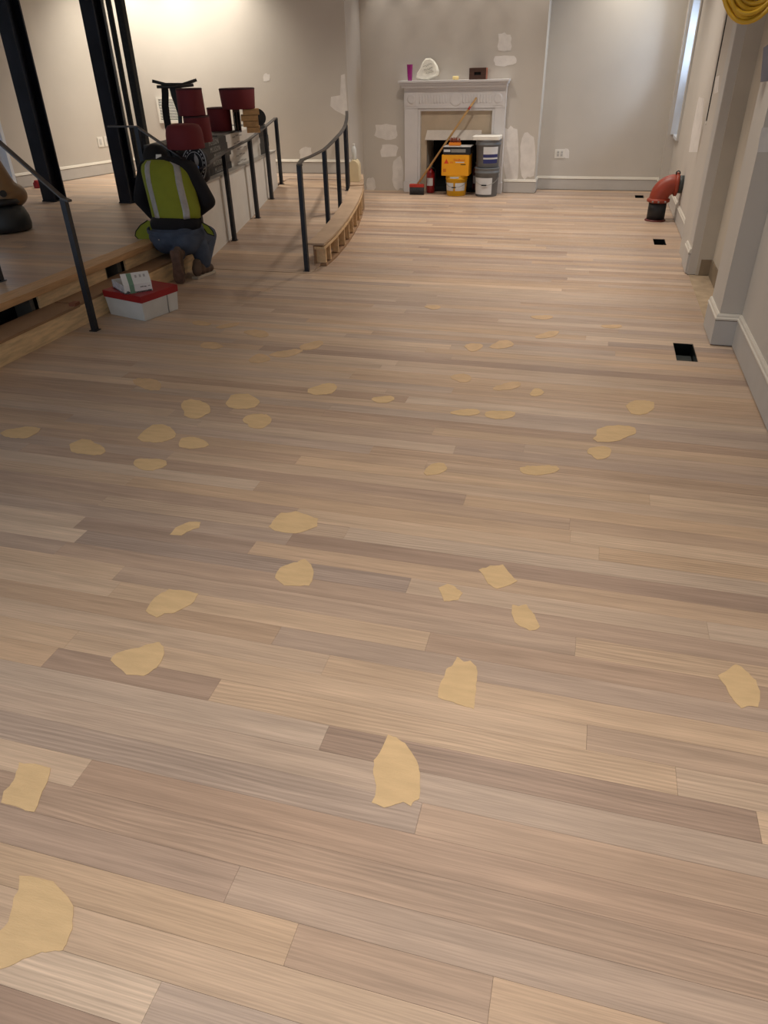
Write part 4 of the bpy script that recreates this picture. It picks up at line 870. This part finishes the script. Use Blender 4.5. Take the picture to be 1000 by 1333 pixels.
# ---- black stand behind the cartons
sd = np.array([-4.55, 7.15]); 
def at(px, py, xy): d = ray(px, py); kk = np.hypot(*xy)/np.hypot(d[0], d[1]); return np.array([d[0]*kk, d[1]*kk, H+d[2]*kk])
top = at(228, 110, sd); base = np.array([top[0], top[1], ZP]); rtx = np.array([sd[1], -sd[0], 0])/np.hypot(*sd)
bs = thing('folding_stand', 'black folding stand with crossed top bars and hanging strap', 'stand', base)
a1, a2 = at(198, 105.5, sd), at(256, 104, sd); b1, b2 = at(204, 113, sd+[-.05, -.08]), at(252, 110.5, sd+[-.05, -.08])
m1 = at(216, 110, sd); m2 = at(238, 110, sd)
g = G(); g.tube([a1, m1, m2, a2], .014, 8); g.build('cross_bar', BLKP, bs); g = G(); g.tube([b1, (b1+b2)/2-[0, 0, .01], b2], .014, 8); g.build('cross_bar', BLKP, bs)
g = G(); p0, p1 = at(233, 112, sd), at(235, 165, sd); g.tube([p0+[0, 0, .01], p1, (p1[0], p1[1], ZP+.35)], [.026, .020, .02], 10); g.build('pole', mat('grey_black_pole', (44, 44, 48), .4, .4), bs)
for a in (0.3, 2.4, 4.5):
    g = G(); g.tube([(p1[0], p1[1], ZP+.42), (p1[0]+.28*math.cos(a), p1[1]+.28*math.sin(a), ZP+.012)], .012, 8); g.build('leg', BLKP, bs)
P = [at(x, y, sd) for x, y in ((214, 110), (215, 122), (215, 138), (217, 155), (220, 170), (225, 184), (230, 194))]
g = G(); wv = rtx*.033
vs = [p-wv for p in P]+[p+wv for p in P]; n = len(P); vs2 = [v+np.array([0, .004, 0]) for v in vs]
g.add(vs+vs2, [(i, i+1, n+i+1, n+i) for i in range(n-1)]+[(2*n+i, 2*n+n+i, 2*n+n+i+1, 2*n+i+1) for i in range(n-1)]); g.build('hanging_strap', mat('black_webbing', (22, 22, 24), .9), bs)
P = [at(x, y, sd) for x, y in ((227, 111), (229, 125), (232, 140), (234, 152))]; n = len(P); wds = [.055, .045, .025, .012]
g = G(); vs = [p-rtx*w_ for p, w_ in zip(P, wds)]+[p+rtx*w_ for p, w_ in zip(P, wds)]; g.add(vs+[v+np.array([0, .02, 0]) for v in vs], [(i, i+1, n+i+1, n+i) for i in range(n-1)]+[(2*n+i, 2*n+n+i, 2*n+n+i+1, 2*n+i+1) for i in range(n-1)]+[(0, n, 3*n, 2*n)]); g.build('fabric_gusset', mat('charcoal_cloth', (52, 52, 56), .9), bs)
# ---- black bag with round emblem
bc_ = np.array([-3.585, 6.49]); an = math.radians(10); bx_ = np.array([math.cos(an), math.sin(an), 0]); by_ = np.array([-math.sin(an), math.cos(an), 0]); nf = -by_
bg = thing('tool_bag', 'black bag with round white emblem on the end of the ledge', 'bag', (*bc_, LEDGE))
me = blob([('e', (*(bc_+bx_[:2]*a), z), (.075, .07, .08)) for a in (-.085, -.03, .03, .085) for z in (.76, .83, .895)]+[('e', (*(bc_+bx_[:2]*.0), .84), (.16, .075, .15))], .014, 5)
zm = min(v.co.z for v in me.vertices)
for v in me.vertices: v.co.z += LEDGE-zm if v.co.z < LEDGE+.03 else 0; v.co.z = max(v.co.z, LEDGE+.0005)
BAGM = mat('bag_nylon', (20, 20, 27), .6, var=.2); mesh_obj('bag_body', me, BAGM, bg)
ec_ = np.array([*(bc_+nf[:2]*.088+bx_[:2]*.05), .845]); eu = bx_*.80+np.array([0, 0, -.18]); eu /= np.linalg.norm(eu); ev = np.array([0, 0, 1.])-nf*.08; ev = ev-eu*(ev@eu); ev /= np.linalg.norm(ev)
def ring(r0, r1, m, nm, sx=.115, sy=.165, a0=0., a1=2*math.pi, t=.003, n=36):
    g = G(); vs = []
    for rr_ in (r0, r1):
        for i in range(n+1):
            a = a0+(a1-a0)*i/n; vs.append(ec_+eu*sx*rr_*math.cos(a)+ev*sy*rr_*math.sin(a)+nf*t)
    g.add(vs, [(i, i+1, n+2+i, n+1+i) for i in range(n)]); return g.build(nm, m, bg)
EMW = mat('emblem_white', (196, 198, 200), .7)
g = G(); n = 36; g.extr([ec_+eu*.117*math.cos(2*math.pi*i/n)+ev*.167*math.sin(2*math.pi*i/n)-nf*.02 for i in range(n)], nf*.0215); g.build('emblem_disc', BAGM, bg)
ring(.93, 1.0, EMW, 'emblem_ring'); ring(.68, .72, EMW, 'emblem_ring')
for i in range(22):
    a = 2*math.pi*i/22
    if i % 11 in (5, 6): continue
    ring(.78, .86, EMW, 'emblem_letter', a0=a, a1=a+.15, n=3)
def leaf(cu, cv, L_, w_, rot, m=EMW):
    P = []
    for t in np.linspace(0, 2*math.pi, 18, endpoint=False):
        u = w_*math.sin(t)*abs(math.sin(t)) ** .3; v = L_*math.cos(t); P.append(ec_+eu*(cu+u*math.cos(rot)-v*math.sin(rot))+ev*(cv+u*math.sin(rot)+v*math.cos(rot))+nf*.0015)
    g = G(); g.extr(P, nf*.0015); g.build('emblem_leaf', m, bg)
leaf(.018, .052, .045, .019, .35); leaf(.005, -.058, .050, .024, .30); leaf(-.022, .01, .032, .008, .35); leaf(-.028, -.055, .03, .008, .0); leaf(.002, .085, .022, .006, .2); leaf(.03, -.075, .022, .006, .2)
# ---- floor sander at the edge of the platform
ctr = on_z(2, 303, ZP)
sn = thing('floor_sander', 'tan and black floor sanding machine on the platform', 'sander', (ctr[0], ctr[1], ZP))
x, y = ctr[0], ctr[1]+.1
g = G(); g.lathe((x, y, ZP), [(.17, .004), (.215, .012), (.225, .06), (.218, .13), (.19, .20), (.15, .232), (.14, .236)], 36); g.build('skirt', mat('sander_black', (34, 36, 36), .5, var=.15), sn)
g = G(); g.lathe((x, y, ZP+.236), [(.16, 0), (.178, .02), (.168, .05), (.12, .06)], 32); g.build('vent_ring', BLKP, sn)
me = blob([('e', (x+.02, y+.10, ZP+.30), (.16, .19, .12)), ('c', (x-.0, y+.08, ZP+.36), .13, (x-.06, y+.05, ZP+.62), .10), ('c', (x-.06, y+.05, ZP+.6), .10, (x-.12, y+.0, ZP+.92), .07)], .016, 6); mesh_obj('motor_housing', me, mat('sander_tan', (132, 98, 60), .45, var=.1), sn)
g = G(); g.tube([(x-.12, y, ZP+.9), (x-.30, y-.16, ZP+1.0), (x-.42, y-.28, ZP+1.1)], .02, 10); g.build('handle', BLKP, sn)
g = G(); g.lathe((x+.095, y-.05, ZP+.34), [(.03, 0), (.03, .03)], 14, (.8, -.6, .1)); g.build('black_cap', BLKP, sn)
p = on_z(50, 244.5, ZP); g = G(); g.lathe((p[0], p[1], ZP), [(.05, 0), (.052, .01), (.052, .06), (.035, .075), (.035, .09)], 20); tag(g.build('red_can', mat('can_red', (150, 22, 30), .4)), 'small red can on the platform beside the lone column', 'can')
# ---- kneeling worker in a hi-vis vest
wk = thing('person', 'worker kneeling at the steps in yellow-green vest, black shirt and jeans', 'person', (-3.45, 5.9, 0))
SKIN = mat('skin', (150, 104, 82), .55, var=.06); SHIRT = mat('black_shirt', (16, 15, 20), .9, var=.25, scale=10); JEAN = mat('blue_jeans', (66, 76, 94), .85, var=.22, scale=12, bump=.1, bscale=300)
VEST = mat('vest_yellow_green', (132, 140, 34), .8, var=.06, scale=8); SILV = mat('reflective_tape', (172, 170, 168), .35, .2, var=.12, scale=25); SHOE = mat('brown_shoe', (92, 74, 60), .8, var=.15); SOLE = mat('shoe_sole', (104, 80, 68), .85, var=.2, scale=30, bump=.3, bscale=80); SOLW = mat('pale_sole', (190, 178, 160), .7)
pel = (-3.51, 5.93, .35); wst = (-3.53, 6.00, .53); chs = (-3.61, 6.10, .76); shl = (-3.645, 6.15, .86); nck = (-3.73, 6.23, .875); hed = (-3.815, 6.29, .91)
hipL, hipR = (-3.63, 5.97, .34), (-3.38, 5.97, .335)
knL, ankL = (-3.72, 6.20, .245), (-3.41, 5.72, .215)
knR, ankR = (-3.37, 6.20, .30), (-3.325, 5.96, .10)
shL, elL, hnL = (-3.855, 6.16, .835), (-3.97, 6.16, .60), (-3.90, 6.25, .40)
shR, elR, hnR = (-3.43, 6.15, .84), (-3.275, 6.12, .60), (-3.48, 6.24, .46)
def fingers(h, dirv, side):
    h = np.array(h); d = np.array(dirv)/np.linalg.norm(dirv); s = np.cross(d, [0, 0, 1.]); s /= np.linalg.norm(s); out = [('e', tuple(h+d*.03), (.035, .045, .022))]
    for i, L_ in zip((-1.5, -.5, .5, 1.5), (.06, .072, .075, .062)):
        a = h+d*.065+s*i*.019; b = a+d*L_*.6-np.array([0, 0, .012]); c = b+d*L_*.35-np.array([0, 0, .03]); out += [('c', tuple(a), .0095, tuple(b), .009), ('c', tuple(b), .009, tuple(c), .008)]
    a = h+d*.015+s*side*.03; b = a+d*.035+s*side*.03; out.append(('c', tuple(a), .012, tuple(b+d*.02), .009)); return out
# body (skin) as one surface: head, neck, trunk, arms, hands, legs inside the clothes
body = [('e', hed, (.082, .10, .115)), ('e', (-3.825, 6.335, .88), (.06, .06, .075)), ('e', (-3.835, 6.395, .88), (.016, .02, .02)), ('e', (-3.735, 6.28, .90), (.012, .022, .032)), ('e', (-3.892, 6.30, .90), (.012, .022, .032)),
        ('c', nck, .045, hed, .05), ('c', shl, .06, nck, .048), ('c', pel, .13, wst, .12), ('c', wst, .12, chs, .11), ('c', chs, .10, shl, .07), ('c', shL, .05, elL, .04), ('c', elL, .04, hnL, .027), ('c', shR, .05, elR, .04), ('c', elR, .04, hnR, .027),
        ('c', shL, .05, shl, .06), ('c', shR, .05, shl, .06), ('c', hipL, .08, knL, .055), ('c', knL, .05, ankL, .035), ('c', hipR, .08, knR, .055), ('c', knR, .05, ankR, .035), ('c', hipL, .09, pel, .1), ('c', hipR, .09, pel, .1)]
body += fingers(hnL, (.25, 1, -.25), 1)+fingers(hnR, (-.35, 1, -.2), -1)
mesh_obj('body', blob(body, .007, 3), SKIN, wk)
shirt = [('e', (-3.53, 5.95, .435), (.24, .165, .12)), ('e', (-3.53, 6.0, .56), (.21, .15, .13)), ('e', (-3.58, 6.07, .69), (.205, .145, .14)), ('e', (-3.625, 6.12, .80), (.205, .13, .11)), ('c', shL, .085, shl, .10), ('c', shR, .085, shl, .10), ('c', shl, .095, nck, .075),
         ('c', shL, .082, elL, .066), ('c', elL, .066, tuple(np.array(hnL)*.75+np.array(elL)*.25), .045), ('c', shR, .082, elR, .068), ('c', elR, .068, tuple(np.array(hnR)*.75+np.array(elR)*.25), .046)]
mesh_obj('shirt', blob(shirt, .011, 5), SHIRT, wk)
jeans = [('e', (-3.525, 5.91, .335), (.255, .17, .115)), ('e', (-3.41, 5.86, .315), (.13, .125, .12)), ('e', (-3.60, 5.87, .315), (.13, .125, .12)), ('c', hipL, .115, knL, .078), ('c', knL, .078, tuple(np.array(ankL)*.9+np.array(knL)*.1), .060), ('c', hipR, .115, knR, .085), ('c', knR, .085, tuple(np.array(ankR)*.92+np.array(knR)*.08), .066), ('c', (-3.33, 5.95, .24), .085, (-3.32, 5.96, .12), .07)]
jm = blob(jeans, .011, 5)
jo = mesh_obj('jeans', jm, JEAN, wk)
g = G(); P = []
for a in np.linspace(-1, 1, 21): P.append((-3.525+.25*a, 5.91-.165*math.sqrt(max(0, 1-a*a))-.004, .385+.01*a*a))
g.sweep(P, [(-.006, -.018), (.006, -.018), (.006, .018), (-.006, .018)]); g.build('waistband', JEAN, jo)
g = G(); g.tube([(-3.60, 5.745, .34), (-3.595, 5.741, .34)], .006, 8); g.build('rivet', SILV, jo)
# vest: back panel wrapped over the shirt
NV, NU = 13, 25
cz = [(.49, -3.525, 5.985, .215, .155), (.56, -3.53, 6.0, .222, .165), (.66, -3.57, 6.05, .222, .166), (.76, -3.61, 6.095, .222, .160), (.84, -3.635, 6.125, .225, .142), (.895, -3.66, 6.165, .215, .125), (.93, -3.69, 6.19, .15, .10)]
def vest_pt(u, v, off=0.):
    z, x, y, a, b = [float(np.interp(v*(len(cz)-1), range(len(cz)), [c[i] for c in cz])) for i in range(5)]
    th = u*math.radians(100); a += off; b += off
    return np.array([x+a*math.sin(th), y-b*math.cos(th), z-.035*(1-v)*abs(math.sin(u*1.3))*0+(.02*(abs(u)**2)*(v-.0)*-1.2 if v > .8 else 0)-.012*math.sin(u*9)*max(0, .12-v)*4])
def vest_grid(u0, u1, nu, off, m, nm, par, v0=0., v1=1., nv=NV):
    g = G(); vs = [vest_pt(u0+(u1-u0)*i/nu, v0+(v1-v0)*j/nv, o) for o in (off, off-.004) for j in range(nv+1) for i in range(nu+1)]; n = (nu+1)*(nv+1); fs = []
    for j in range(nv):
        for i in range(nu):
            a = j*(nu+1)+i; fs.append((a, a+1, a+nu+2, a+nu+1)); fs.append((n+a, n+a+nu+1, n+a+nu+2, n+a+1))
    for i in range(nu): fs.append((i, n+i, n+i+1, i+1)); a = nv*(nu+1)+i; fs.append((a, a+1, n+a+1, n+a))
    for j in range(nv): a = j*(nu+1); fs.append((a, a+nu+1, n+a+nu+1, n+a)); a += nu; fs.append((a, n+a, n+a+nu+1, a+nu+1))
    g.add(vs, fs, True); return g.build(nm, m, par)
ve = vest_grid(-.92, .92, NU-1, .012, VEST, 'vest', wk)
vest_grid(-.36, -.20, 4, .0155, SILV, 'reflective_stripe', ve, 0, .97); vest_grid(.37, .53, 4, .0155, SILV, 'reflective_stripe', ve, 0, .97)
# loose front flaps with dark binding
BIND = mat('black_binding', (14, 14, 16), .8)
for px4, Yd in ((((192, 287), (183, 293), (177, 301), (176, 307), (184, 315), (193, 321), (203, 318), (202, 290)), 5.93), (((262, 289), (271, 294), (277, 301), (279, 307), (270, 304), (266, 298)), 5.98)):
    P = [on_Y(x, y, Yd) for x, y in px4]; g = G(); g.extr(P, (0, .006, 0)); fl = g.build('vest_flap', VEST, ve); g = G(); g.tube(P, .005, 6); g.build('binding', BIND, fl)
# cap
CAPM = mat('black_cap', (18, 15, 16), .85, var=.2)
me = blob([('e', (-3.815, 6.28, .93), (.108, .115, .105)), ('e', (-3.79, 6.23, .895), (.10, .08, .085)), ('c', (-3.82, 6.36, .925), .045, (-3.83, 6.375, .905), .025)], .009, 5); cap = mesh_obj('cap', me, CAPM, wk)
hc = np.array([-3.81, 6.26, .925]); d = (hc-CP)/np.linalg.norm(hc-CP); ru = RGT; uu = UPV; tp = hc-d*.172+ru*.03+uu*.012
g = G(); g.obox(tp+d*.012, ru*.024, d*.012, uu*.019); g.build('white_tag', WHITE, cap)
mesh_obj('hair', blob([('e', (-3.735, 6.20, .90), (.085, .06, .05)), ('e', (-3.775, 6.23, .905), (.098, .08, .065))], .01, 4), mat('black_hair', (16, 13, 13), .8), wk)
# shoes: left one toe-down with its sole to the back, right one flat
def shoe(outline_w, L_, org, fwd_, up_, label):
    f = np.array(fwd_, float); f /= np.linalg.norm(f); u = np.array(up_, float); u = u-f*(u@f); u /= np.linalg.norm(u); s = np.cross(f, u); org = np.array(org, float)
    prof = [(-.5, .033), (-.47, .040), (-.35, .042), (-.1, .036), (.1, .042), (.27, .050), (.42, .044), (.49, .026)]
    sh = wk; pts = [(s*w_+f*L_*t) for t, w_ in prof]+[(-s*w_+f*L_*t) for t, w_ in prof[::-1]]
    g = G(); g.extr([org+p for p in pts], u*.024); so = g.build('shoe_sole', SOLE if outline_w else SOLW, wk, .004)
    me = blob([('e', tuple(org+u*.055+f*L_*.30), (.044, .044, .040)), ('e', tuple(org+u*.06+f*L_*.12), (.042, .042, .045)), ('e', tuple(org+u*.07-f*L_*.1), (.040, .040, .055)), ('e', tuple(org+u*.075-f*L_*.34), (.042, .042, .062)), ('c', tuple(org+u*.07-f*L_*.3), .038, tuple(org+u*.13-f*L_*.28), .040)], .008, 5)
    mesh_obj('shoe_upper', me, SHOE, wk)
toe = np.array([-3.40, 5.63, .006]); hl = np.array([-3.385, 5.60, .275])
shoe(True, .29, (toe+hl)/2+np.array([0, -.0, .0]), (toe-hl), (-.1, 1, -.02), 'l')
shoe(False, .28, (-3.315, 5.93, .001), (.15, 1, 0), (0, 0, 1), 'r')
